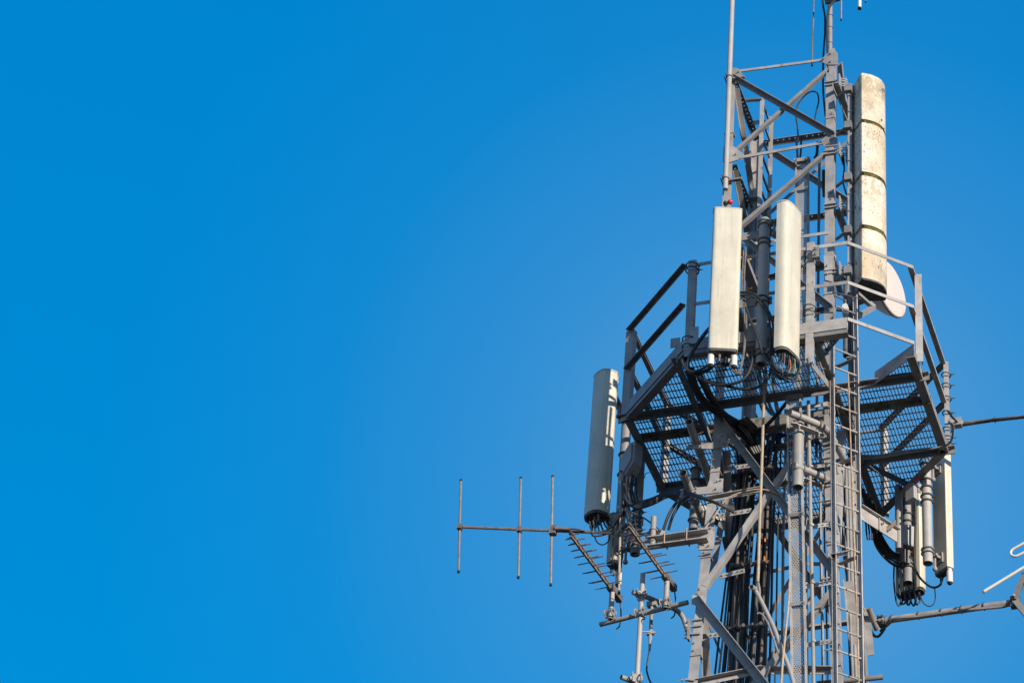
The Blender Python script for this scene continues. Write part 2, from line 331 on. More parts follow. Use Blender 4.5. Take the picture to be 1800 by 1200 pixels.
# lower back, left and right faces
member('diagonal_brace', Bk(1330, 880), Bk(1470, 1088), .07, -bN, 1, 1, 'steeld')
member('diagonal_brace', Bk(1330, 1118), Bk(1460, 905), .05, -bN, 0, 1, 'steel')
member('diagonal_brace', Bk(1325, 1200), Bk(1462, 1000), .05, -bN, 0, 1, 'steel')
member('horizontal_brace', Bk(1310, 1015), Bk(1392, 997), .045, -bN, 0, 1, 'steel')
member('horizontal_brace', Bk(1390, 991), Bk(1506, 993), .045, -bN, 0, 1, 'steel')
member('horizontal_brace', Bk(1275, 1124), Bk(1510, 1092), .07, -bN, 1, -1, 'steel')
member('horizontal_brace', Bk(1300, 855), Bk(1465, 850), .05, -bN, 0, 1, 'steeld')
member('diagonal_brace', Lf(1233, 1060), Lf(1243, 1330), .07, lN, -1, 1, 'steel')
member('diagonal_brace', Lf(1267, 920), Lf(1250, 1010), .06, lN, -1, 1, 'steel')
member('diagonal_brace', Lf(1273, 790), Lf(1280, 1020), .07, lN, -1, 1, 'steel')
member('diagonal_brace', Lf(1272, 945), Lf(1283, 990), .06, lN, -1, 1, 'steeld')
member('horizontal_brace', Lf(1225, 1040), Lf(1270, 1150), .05, lN, 0, 1, 'steeld')
member('diagonal_brace', Rt(1481, 1020), Rt(1505, 1250), .085, rN, 1, 1, 'steel')
member('diagonal_brace', Rt(1479, 915), Rt(1504, 1090), .05, rN, -1, 1, 'steeld')
member('diagonal_brace', Rt(1484, 760), Rt(1474, 960), .08, rN, -1, 1, 'steel')
member('horizontal_brace', Rt(1458, 977), Rt(1500, 968), .05, rN, 1, 1, 'steel')
m = MB(); p, q = Bk(1523, 1068), Bk(1531, 1151); m.bar(p, q, .07, .01, fN); m.build('leg_splice_plate', 'steel', T)
# joint plates on the lower left leg
for pts, bl in (([(1206, 790), (1210, 783), (1244, 777), (1252, 780), (1262, 764), (1280, 764), (1279, 786), (1254, 790)], [(1213, 785), (1234, 781), (1214, 790), (1234, 788), (1270, 768), (1274, 782)]),
                ([(1196, 872), (1199, 861), (1244, 856), (1248, 844), (1272, 842), (1270, 866), (1244, 869)], [(1205, 862), (1225, 860), (1204, 869), (1224, 866), (1262, 848), (1260, 861), (1268, 846)]),
                ([(1228, 926), (1257, 927), (1255, 966), (1227, 967)], [(1233, 931), (1250, 930), (1230, 963), (1247, 961)])):
    gusset([Fr(*p) for p in pts], fN, [Fr(*p) for p in bl], th=.012)
gusset([Fr(1262, 737), Fr(1272, 735), Fr(1283, 768), Fr(1262, 768)], fN, [Fr(1268, 742)])
gusset([Fr(1218, 1046), Fr(1236, 1048), Fr(1232, 1066), Fr(1216, 1062)], fN, [Fr(1230, 1036), Fr(1232, 1050)])
gusset([Fr(1455, 1000), Fr(1470, 1000), Fr(1468, 1010), Fr(1457, 1012)], fN, [Fr(1462, 1003)])
for (a, b_) in (((1236, 975), (1249, 972)), ((1217, 1090), (1234, 1088)), ((1216, 1101), (1233, 1099)), ((1214, 1114), (1231, 1113)), ((1205, 1194), (1221, 1195)),
                ((1455, 981), (1470, 977)), ((1455, 1016), (1470, 1013)), ((1459, 1141), (1474, 1137)), ((1446, 806), (1462, 803)), ((1448, 880), (1463, 877))):
    m = MB(); m.bar(Fr(*a, .012), Fr(*b_, .012), .018, .03, fN); m.bolt(Fr(*a, .01)-Xv*.02, -Xv, .012, .02); m.build('strap_clamp', 'steel', T)
# bracing carried on to the ground, out of the picture
for k in range(9):
    z0 = -4.6-k*1.7; z1 = z0-1.7
    if z1 < GZ: break
    for n, f in ((fN, lambda s, z: V((s*hw(z), -hw(z), z))), (bN, lambda s, z: V((s*hw(z), hw(z), z))), (lN, lambda s, z: V((-hw(z)-SX, s*hw(z), z))), (rN, lambda s, z: V((hw(z)+SX, s*hw(z), z)))):
        member('diagonal_brace', f(-1, z0), f(1, z1), .07, n, 1, 1); member('horizontal_brace', f(-1, z1), f(1, z1), .06, n, 1, 1)
# brackets standing off the right leg
for py in (147, 268, 362, 478):
    m = MB(); p = Fr(1466, py); x = p.x+.02; z = p.z
    m.bar((x-.13, -.62, z+.02), (x+.02, -.62, z+.02), .012, .02, fN); m.bar((x-.13, -.62, z-.03), (x+.02, -.62, z-.03), .012, .02, fN)
    m.box((x+.055, -.56, z), Xv*.006, Yv*.10, Zv*.09); m.box((x+.115, -.50, z-.02), Xv*.006, Yv*.08, Zv*.11)
    for k in (-.05, -.02, .03, .06): m.tube((x+.03, -.62, z+k), (x+.13, -.56, z+k), .008, 6)
    m.tube((x+.10, -.52, z), (x+.27, -.42, z+.02), .012, 8)
    m.build('standoff_bracket', 'steel', T)
# ------------------------------------------------------------------ work platform
W = thing('work_platform', (0, 0, 0), 'eight-sided steel mesh work platform with railing around the tower waist', 'platform')
XL, XR, YF, YB = -1.62, 1.64, -1.6, 1.70
OA, OB, OD, OE, OF, OG, OH, OI = [V((x, y, 0)) for x, y in ((-1.62, -.65), (-.72, -1.6), (1.03, -1.6), (1.62, -1.06), (1.64, .66), (.69, 1.70), (-1.02, 1.70), (-1.60, .72))]
NM, NH, NW = V((1.12, -.68, 0)), V((.65, -.63, 0)), V((.67, -1.17, 0))       # the ladder gap
def edge(a, b, kick=True, m='steel', hgt=.10, dep=.09, kt=.008):
    d = (b-a).normalized(); n = V((d.y, -d.x, 0)); k = MB()
    k.box((a+b)/2-Zv*dep/2, (b-a)/2, n*.006, Zv*dep/2); k.box((a+b)/2-n*.046-Zv*(dep-.004), (b-a)/2, n*.04, Zv*.004)
    k.build('edge_beam', 'beam', W)
    if kick:
        k = MB(); k.box((a+b)/2+n*.014+Zv*(hgt/2-.02), (b-a)/2, n*kt/2, Zv*(hgt/2+.02)); k.build('kick_plate', m, W)
edge(OA, OB); edge(OB, OD); edge(OE, OF, False, hgt=.05); edge(OF, OG, False); edge(OG, OH); edge(OH, OI); edge(OI, OA, False)
k = MB(); k.bar(OD+Zv*.09, OE+Zv*.09, .045, .012, V((.7, -.7, 0))); k.build('kick_plate', 'steel', W)
for a, b in ((OD, NW), (NM, OE)):
    k = MB(); k.bar(a+Zv*.0, b+Zv*.0, .16 if a is NM else .09, .008, (b-a).cross(Zv)); k.build('kick_plate', 'steel', W)
def beam(a, b, m='beam', wf=.06, hv=.075, n=-Yv):
    k = MB(); n = V(n); a, b = V(a), V(b)
    k.box((a+b)/2-Zv*(.03+hv/2), (b-a)/2, n*.006, Zv*hv/2); k.box((a+b)/2+n*(wf/2+.004)-Zv*.036, (b-a)/2*.999, n*wf/2, Zv*.006)
    for t in (.03, .12, .88, .97): k.bolt(a.lerp(b, t)-Zv*.085+n*.006, n, .014, .012)
    k.build('floor_beam', m, W)
beam((-1.70, -.63, 0), (1.70, -.66, 0)); beam((-1.62, -.25, 0), (-.60, -.25, 0), 'mossy'); beam((.55, -.25, 0), (1.64, -.25, 0), 'mossy'); beam((-1.64, .68, 0), (1.72, .68, 0))
beam((-.79, -1.58, -.05), (-.79, 1.68, -.05), n=-Xv); beam((.65, -1.5, -.05), (.65, 1.68, -.05), n=Xv)
k = MB(); k.box((-.02, -.30, -.10), Xv*.58, Yv*.008, Zv*.075); k.box((-.02, -.25, -.172), Xv*.58, Yv*.045, Zv*.004); k.build('floor_beam', 'mossy', W)
k = MB(); k.poly([V((-.56, -.42, -.16)), V((-.3, -.52, -.16)), V((-.24, -.31, -.16)), V((-.5, -.31, -.16))], (0, 0, .008)); k.build('floor_plate', 'mossy', W)
def clip(poly, ax, v):
    xs = []; o = 1-ax; n = len(poly)
    for i in range(n):
        a, b = poly[i], poly[(i+1) % n]
        if (a[ax]-v)*(b[ax]-v) < 0: t = (v-a[ax])/(b[ax]-a[ax]); xs.append(a[o]+(b[o]-a[o])*t)
    return (min(xs), max(xs)) if len(xs) >= 2 else None
def grating(poly, dx=.0365, dy=.116):
    k = MB(); poly = [tuple(p[:2]) for p in poly]
    x0, x1 = min(p[0] for p in poly), max(p[0] for p in poly); y0, y1 = min(p[1] for p in poly), max(p[1] for p in poly)
    x = math.ceil(x0/dx)*dx+.0003
    while x < x1:
        c = clip(poly, 0, x)
        if c and c[1]-c[0] > .02: k.box((x, (c[0]+c[1])/2, -.006), Xv*.0033, Yv*(c[1]-c[0])/2, Zv*.007)
        x += dx
    y = math.ceil(y0/dy)*dy+.0004
    while y < y1:
        c = clip(poly, 1, y)
        if c and c[1]-c[0] > .02: k.box(((c[0]+c[1])/2, y, -.002), Xv*(c[1]-c[0])/2, Yv*.0044, Zv*.005)
        y += dy
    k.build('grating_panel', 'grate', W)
I2 = lambda x, y: (x, y, 0)
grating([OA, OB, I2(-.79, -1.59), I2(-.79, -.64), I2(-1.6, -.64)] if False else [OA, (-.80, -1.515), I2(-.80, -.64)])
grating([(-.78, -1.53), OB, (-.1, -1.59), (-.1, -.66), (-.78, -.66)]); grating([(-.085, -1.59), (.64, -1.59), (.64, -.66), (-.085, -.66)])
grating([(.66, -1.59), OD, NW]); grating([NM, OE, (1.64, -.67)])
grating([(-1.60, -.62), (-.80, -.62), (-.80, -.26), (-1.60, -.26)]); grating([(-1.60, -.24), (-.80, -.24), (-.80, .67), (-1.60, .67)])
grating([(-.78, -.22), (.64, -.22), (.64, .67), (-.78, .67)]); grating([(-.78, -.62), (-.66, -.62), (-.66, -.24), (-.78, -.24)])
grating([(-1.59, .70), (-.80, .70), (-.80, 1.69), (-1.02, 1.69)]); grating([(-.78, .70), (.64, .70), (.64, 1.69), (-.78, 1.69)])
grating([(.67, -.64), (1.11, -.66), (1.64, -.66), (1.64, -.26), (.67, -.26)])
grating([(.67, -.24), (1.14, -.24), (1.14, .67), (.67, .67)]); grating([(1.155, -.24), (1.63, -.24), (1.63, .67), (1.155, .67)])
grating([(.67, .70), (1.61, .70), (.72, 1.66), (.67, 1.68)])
# railing
def post(x, y, z0, z1, m='steel', n=(-1, -1, 0), wd=.075):
    k = MB(); n = V(n).normalized(); e = Zv.cross(n)
    k.box((x, y, (z0+z1)/2), Zv*(z1-z0)/2, e*wd/2, n*.005); k.box(V((x, y, (z0+z1)/2))+e*(wd/2-.005)-n*(.005+wd*.35), Zv*(z1-z0)/2*.999, e*.005, n*wd*.35)
    return k.build('railing_post', m, W)
RT, RM = 1.12, .58
def rail(a, b, z, m='steel', wd=.05, lw=.045, flat=False, outer=False):
    d = (b-a).normalized(); n = V((d.y, -d.x, 0)); k = MB(); k.bar(a+Zv*z, b+Zv*z, wd, .008, n)
    if outer: flat = True; k.box((a+b)/2+Zv*(z+wd/2-.004)+n*(lw/2+.004), (b-a)/2*.999, n*lw/2, Zv*.004)
    if not flat: k.box((a+b)/2+Zv*(z+wd/2-.004)-n*(lw/2+.004), (b-a)/2*.999, n*lw/2, Zv*.004); k.box((a+b)/2+Zv*(z-wd/2+.004)-n*(lw/2+.004), (b-a)/2*.999, n*lw/2, Zv*.004)
    k.build('railing_rail', m, W)
for z in (RT, RM):
    rail(OA, OB, z, 'beam', .03, .055, outer=True); rail(OD, OE, z, 'steel', .042, flat=True); rail(OE, OF, z, 'steel', .03, .05)
    rail(OF, OG, z, 'steeld'); rail(OI, OA, z, 'steeld'); rail(OH, OI, z, 'steeld'); rail(OG, OH, z, 'steel', .04, flat=True)
    rail(V((-.64, -1.6, 0)), V((.60, -1.6, 0)), z, 'steel', .042, flat=True); rail(V((.60, -1.6, 0)), OD, z, 'steel', .045, flat=True)
post(-1.62, -.66, -.10, RT+.02, n=(-.3, -1, 0), wd=.095); post(-.66, -1.61, -.12, RT+.06, n=(0, -1, 0), wd=.085); post(.63, -1.61, -.42, RT+.07, 'steel', (0, -1, 0), .08)
post(1.65, -.93, -.06, RT+.0, n=(.25, -1, 0), wd=.075); post(1.645, .64, -.05, RT+.02, n=(.25, -1, 0), wd=.055)
post(.70, 1.69, -.1, RT); post(-1.02, 1.70, -.1, RT); post(-1.6, .72, -.1, RT)
def straps(x, y, zs, r=.055):
    for z in zs:
        k = MB(); k.ring((x, y, z), V((.12, .1, 1)), r, .008, 20); k.bolt((x+r, y, z), Xv, .01, .02); k.build('strap_clamp', 'bolt', W)
straps(-.66, -1.60, (RT-.02, RT-.08, .10, .0), .07); straps(.63, -1.60, (1.02, .93, .30, .22), .065)
straps(1.645, .64, (.95, .8, .62, .42, .2, .08, 0), .05)
k = MB(); c = V((.70, -1.66, 1.0)); k.box(c, Xv*.035, Yv*.01, Zv*.07); k.bolt(c-Yv*.01+Zv*.03, -Yv, .014, .02); k.bolt(c-Yv*.01-Zv*.04, -Yv, .014, .02); k.build('clamp_plate', 'steel', W)
k = MB(); k.bar(V((.63, -1.63, -.40)), V((.68, -.66, -.10)), .08, .008, Xv); k.build('knee_brace', 'steel', W)
for c_, h_ in ((V((-.60, -1.64, .12)), .11), (V((-.83, -1.53, .15)), .06)):
    k = MB(); k.box(c_, Xv*.05, Yv*.006, Zv*h_); k.build('clamp_plate', 'steel', W)
# diagonal support arms under the platform
for a, b in (((.62, .62, -.05), (1.2, 1.35, -.05)),):
    k = MB(); k.angle(V(a), V(b), .08, .008, V((.7, -.7, 0)), -1, 1); k.build('floor_beam', 'steeld', W)
# ------------------------------------------------------------------ antennas
def profile(n, wb, wf, d, bulge, rounds=2, seg=10):
    n = V(n).normalized(); t = Zv.cross(n)            # t points to the right when looking against n ... kept consistent below
    pts = [(-wb/2, 0), (-wf/2, d*.9)] + [(wf*(i/seg-.5), d+bulge*(1-(2*i/seg-1)**2)) for i in range(seg+1)] + [(wf/2, d*.9), (wb/2, 0)]
    for k in range(rounds):
        q = []
        for i in range(len(pts)):
            a, b = pts[i], pts[(i+1) % len(pts)]; q += [(a[0]*.75+b[0]*.25, a[1]*.75+b[1]*.25), (a[0]*.25+b[0]*.75, a[1]*.25+b[1]*.75)]
        pts = q
    return pts, n, t
def softprofile(n, wb, wf, d, p=.55, seg=30):
    n = V(n).normalized(); t = Zv.cross(n); pts = [(-wb/2, 0)]
    for i in range(seg+1):
        a = math.pi*(1-i/seg); c, s_ = math.cos(a), math.sin(a)
        pts.append((wf/2*math.copysign(abs(c)**p, c), d*.22+d*.78*abs(s_)**p))
    return pts+[(wb/2, 0)], n, t
def column(mb, c, prof, z0, z1, scale=1.0, tilt=0):
    pts, n, t = prof; mx = sum(p[1] for p in pts)/len(pts)
    f = lambda z, s: [mb.bm.verts.new(V((c.x, c.y, z))+t*p[0]*s+n*(mx+(p[1]-mx)*s)) for p in pts]
    lev = [(z0, scale*.985), (z0+.012, scale), (z1-.012, scale), (z1, scale*.985)]
    rings = [f(*l) for l in lev]; N = len(pts)
    for a, b in zip(rings, rings[1:]):
        for i in range(N): mb.bm.faces.new((a[i], a[(i+1) % N], b[(i+1) % N], b[i]))
    mb.bm.faces.new(rings[0]); mb.bm.faces.new(rings[-1]); return mb
def panel(label, c, z0, z1, n, wb, wf, d, bulge, m='cream', conn=4, ret=(), brk=(), pipe=None, mu='under', rounds=2):
    T_ = thing('panel_antenna', (c.x, c.y, z0), label, 'antenna', 'panel antennas around the tower'); pr = profile(n, wb, wf, d, bulge, rounds) if rounds < 3 else softprofile(n, wb, wf, d+bulge, bulge and rounds-3); n_, t_ = pr[1], pr[2]
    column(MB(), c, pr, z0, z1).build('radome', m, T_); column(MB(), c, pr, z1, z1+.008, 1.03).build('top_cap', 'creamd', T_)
    k = column(MB(), c, pr, z0-.03, z0-.002, .93); k.build('bottom_cap', mu, T_)
    for i in range(conn):
        s = (i/(conn-1)-.5)*wf*.62 if conn > 1 else 0
        p = V((c.x, c.y, z0-.03))+t_*s+n_*d*(.45+.25*(i % 2)); k = MB(); k.tube(p, p-Zv*.05, .014, 10); k.tube(p-Zv*.05, p-Zv*.10, .010, 8); k.build('connector', 'rodd' if i % 2 else 'black', T_)
    for s, ln in ret:
        p = V((c.x, c.y, z0-.02))+t_*s+n_*d*.55; k = MB(); k.tube(p, p-Zv*.03, .026, 12); k.tube(p-Zv*.03, p-Zv*ln, .034, 14); k.build('tilt_motor', 'white', T_)
        k = MB(); k.tube(p-Zv*ln, p-Zv*(ln+.02), .022, 10); k.build('motor_plug', 'black', T_)
    for z in brk:
        a = V((c.x, c.y, z)); k = MB(); b = V((pipe[0], pipe[1], z)); k.bar(a, b, .06, .03, Zv); k.box(a-n_*.01, t_*.05, n_*.012, Zv*.06)
        k.tube(a.lerp(b, .5)-t_*.05, a.lerp(b, .5)+t_*.05, .018, 10); k.ring(b, Zv, .066, .010, 20); k.ring(b+Zv*.05, Zv, .066, .010, 20)
        k.tube(a.lerp(b, .45)-Zv*.16, a.lerp(b, .45), .014, 8); k.ball(a.lerp(b, .45)-Zv*.16, .028)
        k.build('tilt_bracket', 'steeld', T_)
    return T_
def plan(px, py, **k): p = P(px, py, **k); return V((p.x, p.y, 0)), p.z
# front left panel, faces the camera
PIPE1 = V((P(1341, 500, y=-1.74).x, -1.74, 0)); PIPE0 = V((P(1275, 625, y=-1.74).x, -1.74, 0))
n1 = V((.297, -.955, 0)).normalized(); b, z0 = plan(1271, 611, y=-2.02); zt = P(1274, 366, y=-2.02).z
panel('cream panel antenna facing the viewer, left of the thick vertical pipe', b-n1*.14, z0, zt, n1, .24, .305, .11, .025, rounds=3.27, ret=((-.118, .15), (.118, .15)), conn=4, brk=(z0+.3, zt-.2), pipe=PIPE0)
n2 = V((.95, -.31, 0)).normalized(); t2 = Zv.cross(n2); b, z0 = plan(1379, 607, y=-2.0); zt = P(1380, 353, y=-2.0).z
panel('cream panel antenna turned to the right, just right of the thick vertical pipe', b-n2*.15+t2*.15, z0, zt, n2, .15, .35, .14, .03, rounds=3.6, conn=6, brk=(z0+.12, zt-.08), pipe=PIPE1)
n3 = V((-.62, -.785, 0)).normalized(); t3 = Zv.cross(n3); b, z0 = plan(1047, 907, x=-2.03); zt = P(1065, 664, x=-2.03).z
PIPE2 = V((P(1096, 830, y=.44).x, .44, 0))
panel('tall panel antenna on the far left, hung just outside the left corner of the platform', b-n3*.11, z0, zt, n3, .20, .285, .19, .03, 'cream', rounds=3.72, conn=6, brk=(z0+.08, zt-.16), pipe=PIPE2)
n4 = V((.64, .77, 0)).normalized(); t4 = Zv.cross(n4); b, z0 = plan(1664, 994, y=1.12); zt = P(1664, 786, y=1.12).z
PIPE3 = V((P(1630, 930, y=1.05).x, 1.05, 0))
panel('panel antenna seen from behind below the right corner of the platform', b+t4*.10, z0, zt, n4, .215, .23, .085, .012, 'cream', rounds=0, conn=2, ret=((-.09, .17),), brk=(z0+.14, zt-.25), pipe=PIPE3)
n5 = V((.3, .95, 0)).normalized(); b, z0 = plan(1596, 1036, y=1.62)
PIPE4 = V((P(1595, 950, y=1.5).x, 1.5, 0))
panel('panel antenna hanging lowest on the right, behind the grey equipment box', b, z0, z0+1.35, n5, .30, .34, .12, .03, 'cream', rounds=3.5, conn=5, brk=(z0+.2, z0+1.1), pipe=PIPE4)
n6 = V((-.85, .5, 0)).normalized(); b, z0 = plan(1086, 990, y=.05)
PIPE5 = V((P(1118, 940, y=.0).x, .0, 0))
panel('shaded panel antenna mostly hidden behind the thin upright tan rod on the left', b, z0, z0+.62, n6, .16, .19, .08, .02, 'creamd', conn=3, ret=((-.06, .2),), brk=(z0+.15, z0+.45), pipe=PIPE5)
# mount pipes of the panels
def mpipe(label, c, z0, z1, r=.055, dome=False, bands=(), grp='vertical mount pipes of the panel antennas', m='pipe'):
    T_ = thing('mount_pipe', (c.x, c.y, z0), label, 'pipe', grp)
    k = MB(); k.tube((c.x, c.y, z0), (c.x, c.y, z1), r, 24, hollow=True); k.build('tube', m, T_)
    if dome: k = MB(); k.ball((c.x, c.y, z1), r*1.02, .5); k.build('pipe_cap', 'steel', T_)
    for z in bands:
        k = MB(); k.ring((c.x, c.y, z), Zv, r+.008, .010, 24); k.bolt((c.x+r, c.y+.02, z), Xv, .01, .02); k.build('pipe_clamp', 'bolt', T_)
    return T_
zz = lambda px, py, yy: P(px, py, y=yy).z
mpipe('thick vertical grey pipe standing between the two front panel antennas', PIPE1, zz(1342, 640, -1.74), zz(1341, 388, -1.74), .056, True, [zz(1341, y, -1.74) for y in (398, 424, 432, 525, 533, 627)])
mpipe('vertical mount pipe whose open end shows under the left front panel antenna', PIPE0, zz(1275, 640, -1.74), zz(1277, 380, -1.74), .05)
mpipe('grey mount pipe under the left corner of the platform beside the far left panel', PIPE2, P(1086, 930, y=.44).z, P(1096, 690, y=.44).z, .055, False, [P(1095, y, y=.44).z for y in (800, 835, 905)])
mpipe('sunlit grey mount pipe beside the panel at the right corner of the platform', PIPE3, zz(1630, 990, 1.05), zz(1630, 815, 1.05), .055, False, [zz(1630, y, 1.05) for y in (845, 858, 872, 882)])
mpipe('mount pipe with an open black end in front of the lowest right panel', PIPE4, zz(1597, 1024, 1.5), zz(1595, 870, 1.5), .052, False, [zz(1597, y, 1.5) for y in (905, 918, 928)], m='steeld')
mpipe('shaded mount pipe with a black open end behind the log-periodic antennas', PIPE5, zz(1118, 974, 0), zz(1118, 800, 0), .052, False, [zz(1118, y, 0) for y in (900, 930)], m='steeld')
# support arms from the tower to the front pipe
A_ = thing('support_arm', (-.2, -.7, .9), 'pale short steel arms holding the thick front pipe to the tower', 'bracket')
for py in (440, 558):
    k = MB(); p = P(1320, py, y=-1.45); k.bar((p.x-.12, -1.62, p.z), (p.x-.12, -.6, p.z), .07, .10, Xv); k.bar((p.x-.12, -1.66, p.z+.02), (PIPE1.x+.08, -1.66, p.z+.02), .10, .012, Yv); k.build('arm', 'steel', A_)
# ---- big four-section antenna
n7 = V((.92, -.38, 0)).normalized(); t7 = Zv.cross(n7); b, zb = plan(1518, 489, y=-.78); bx = b-n7*.17+t7*.21
zN = lambda py: P(1517, py, y=-.78).z
B = thing('sector_antenna', (bx.x, bx.y, zb), 'big weathered white cylindrical antenna in four sections beside the tower top', 'antenna')
pr7 = profile(n7, .275, .455, .165, .115, 0, 24)
zt7 = P(1520, 129, y=-.78).z
for a, b_ in ((zt7, zN(210)), (zN(216), zN(302)), (zN(309), zN(395)), (zN(402), zb)):
    column(MB(), bx, pr7, b_, a).build('radome_section', 'old', B)
column(MB(), bx, pr7, zb+.05, zt7-.05, .86).build('mossy_core', 'moss', B)
column(MB(), bx, pr7, zb-.02, zb-.001, .95).build('bottom_cap', 'under', B)
for px_, wd, yy, mm in ((1493.5, .044, -.66, 'steel'), (1500.5, .034, -.62, 'steeld'), (1505.2, .024, -.66, 'steel')):
    k = MB(); c = P(px_, 300, y=yy); ztop_ = zt7-.03; k.box((c.x, yy+.02, (zb+ztop_)/2-.02), Zv*((ztop_-zb)/2+.04), Xv*wd/2, Yv*.02)
    for j in range(12): k.bolt((c.x, yy, zb+.1+j*.25), -Yv, .010, .012)
    k.build('back_rail', mm, B)
for z in (zN(215), zN(306), zN(399), zN(150), zN(470)):
    k = MB(); c = bx-t7*.26; k.tube((c.x, c.y, z), (c.x-.16, c.y+.12, z), .018, 8); k.box((c.x, c.y, z), Xv*.04, Yv*.03, Zv*.05); k.build('mounting_clamp', 'steeld', B)
# ---- dish
dc = P(1565, 507, y=.45); dn = V((.95, -.30, 0)).normalized(); dt = Zv.cross(dn)
D = thing('dish_antenna', dc, 'pale round dish antenna behind the weathered cylindrical antenna', 'antenna')
def disc(rings, name, m):
    k = MB(); prev = None
    for off, r in rings:
        if r == 0:
            v = k.bm.verts.new(dc+dn*off)
            for i in range(48): k.bm.faces.new((prev[i], prev[(i+1) % 48], v))
            continue
        R_ = [k.bm.verts.new(dc+dn*off+(dt*math.cos(2*math.pi*i/48)+Zv*math.sin(2*math.pi*i/48))*r) for i in range(48)]
        if prev:
            for i in range(48): k.bm.faces.new((prev[i], prev[(i+1) % 48], R_[(i+1) % 48], R_[i]))
        else: k.bm.faces.new(R_)
        prev = R_
    k.build(name, m, D)
disc([(0, .345), (.012, .338), (.022, .25), (.028, .12), (.03, 0)], 'dish_cover', 'dish')
disc([(-.02, .10), (-.018, .352), (.006, .354)], 'rim', 'rru'); disc([(.0235, .05), (.0245, .30)], 'seam', 'dish') if False else None; disc([(-.30, .07), (-.27, .12), (-.12, .28), (-.021, .348)], 'reflector', 'dish')
k = MB(); k.tube(dc-dn*.25, dc-dn*.48, .06, 16); k.box(dc-dn*.48, dn*.02, dt*.10, Zv*.12); k.build('mounting_bracket', 'steeld', D)
DP = dc-dn*.56; k = MB(); k.tube((DP.x, DP.y, dc.z-.75), (DP.x, DP.y, dc.z+.3), .05, 16, hollow=True); k.build('dish_pipe', 'steeld', D)
k = MB(); a, b_, c_ = P(1492, 503, y=-.2), P(1536, 540, y=.2), P(1506, 557, y=-.2); k.bar(a, b_, .05, .05, -Yv); k.bar(b_, c_, .05, .05, -Yv); k.bar(a, c_, .03, .03, -Yv); k.build('stay_frame', 'steeld', D)
# small white surge box near the ladder top
sb = P(1486, 546, y=-.72); T_ = thing('surge_box', sb, 'small pale cast box with cable glands at the top of the ladder', 'box')
k = MB(); k.box(sb, Xv*.03, Yv*.03, Zv*.055); k.poly([sb+V((-.03, -.03, .055)), sb+V((.03, -.03, .055)), sb+V((.015, -.015, .09)), sb+V((-.015, -.015, .09))], (0, .03, 0)); k.build('case', 'white', T_)
k = MB(); k.tube(sb+V((-.03, -.02, 0)), sb+V((-.09, -.03, .01)), .022, 10); k.tube(sb+V((0, 0, .09)), sb+V((0, 0, .15)), .012, 8); k.tube(sb+V((0, 0, .14)), sb+V((-.11, -.05, .19)), .010, 6); k.tube(sb+V((-.14, -.02, .27)), sb+V((.16, .02, .15)), .010, 6); k.build('gland', 'bolt', T_)
# ---- three element dipole antenna pointing left
YZ = -1.5
yp = lambda px, py: P(px, py, z=YZ)
Yg = thing('dipole_antenna', yp(1150, 940), 'long thin antenna with upright rods reaching far out to the left', 'antenna')
k = MB(); k.tube(yp(805, 925.5), yp(1185, 941), .016, 10); k.tube(yp(805, 925.5)-Xv*.004, yp(805, 925.5)+Xv*.03, .022, 10); k.build('boom', 'rodd', Yg)
for (xt, yt, xb, yb, cx) in ((810, 844, 806, 1004, 808), (915.5, 840, 911, 1014, 913), (971.5, 837, 968, 1027, 970), (1092, 829, 1088, 1042, 1090)):
    c = yp(cx, 926+(cx-808)*.043); zt_, zb_ = P(xt, yt, y=c.y).z, P(xb, yb, y=c.y).z
    pt_, pb_ = P(xt, yt, y=c.y+.012), P(xb, yb, y=c.y+.012); k = MB(); k.tube(pb_, pt_, .0125, 10)
    e = k.build('rod_element', 'tan' if cx > 1000 else 'rod', Yg)
    for z in (pb_, pt_): k = MB(); k.tube(z-Zv*.012, z+Zv*.012, .015, 8); k.build('end_cap', 'black', e)
    k = MB(); k.box((c.x, c.y, YZ), Xv*.022, Yv*.03, Zv*.028); k.build('element_clamp', 'rodd', e)
k = MB(); k.box(yp(972, 932), Xv*.035, Yv*.035, Zv*.05); k.tube(yp(975, 928), yp(1003, 929), .022, 8, .014); k.build('feed_box', 'rodd', Yg)
k = MB(); k.path([yp(x, y) for x, y in ((1000, 929), (1020, 930.5), (1033, 934), (1060, 935), (1110, 936.5), (1150, 938), (1180, 940), (1196, 948))], .010, 6); k.build('feed_cable', 'cable', Yg)
# ---- arm that carries it
SA = thing('cantilever_bracket', Fr(1242, 945), 'horizontal channel arm reaching left from the lower left tower leg', 'bracket')
k = MB(); p, q = Fr(1141, 958, .03), Fr(1246, 944, .03); k.box((p+q)/2, (q-p)/2, Yv*.006, Zv*.055); k.box((p+q)/2+Zv*.052-Yv*.045, (q-p)/2*.998, Yv*.04, Zv*.005); k.box((p+q)/2-Zv*.052-Yv*.045, (q-p)/2*.998, Yv*.04, Zv*.005); k.build('channel', 'steel', SA)
for x in (1172, 1211):
    k = MB(); p = Fr(x, 952-(x-1172)*.13, .03); k.path([p+V((0, -.09, -.07)), p+V((0, -.095, .07)), p+V((0, .03, .07)), p+V((0, .03, -.07)), p+V((0, -.09, -.07))], .007, 6, 1); k.build('cable_band', 'rod', SA)
k = MB(); sp_ = Fr(1147, 955, .06); k.tube(sp_-Zv*.02, sp_+Zv*.33, .03, 16, hollow=True); k.build('stub_pipe', 'pipe', SA)
k = MB(); k.box(sp_+V((0, .045, .12)), Xv*.10, Yv*.006, Zv*.07)
for dx in (-.075, -.045, .045, .075):
    for dz in (.07, .17): k.bolt(sp_+V((dx, .039, dz)), -Yv, .012, .014)
for dz in (.07, .17): k.ring(sp_+Zv*dz, Zv, .037, .007, 16)
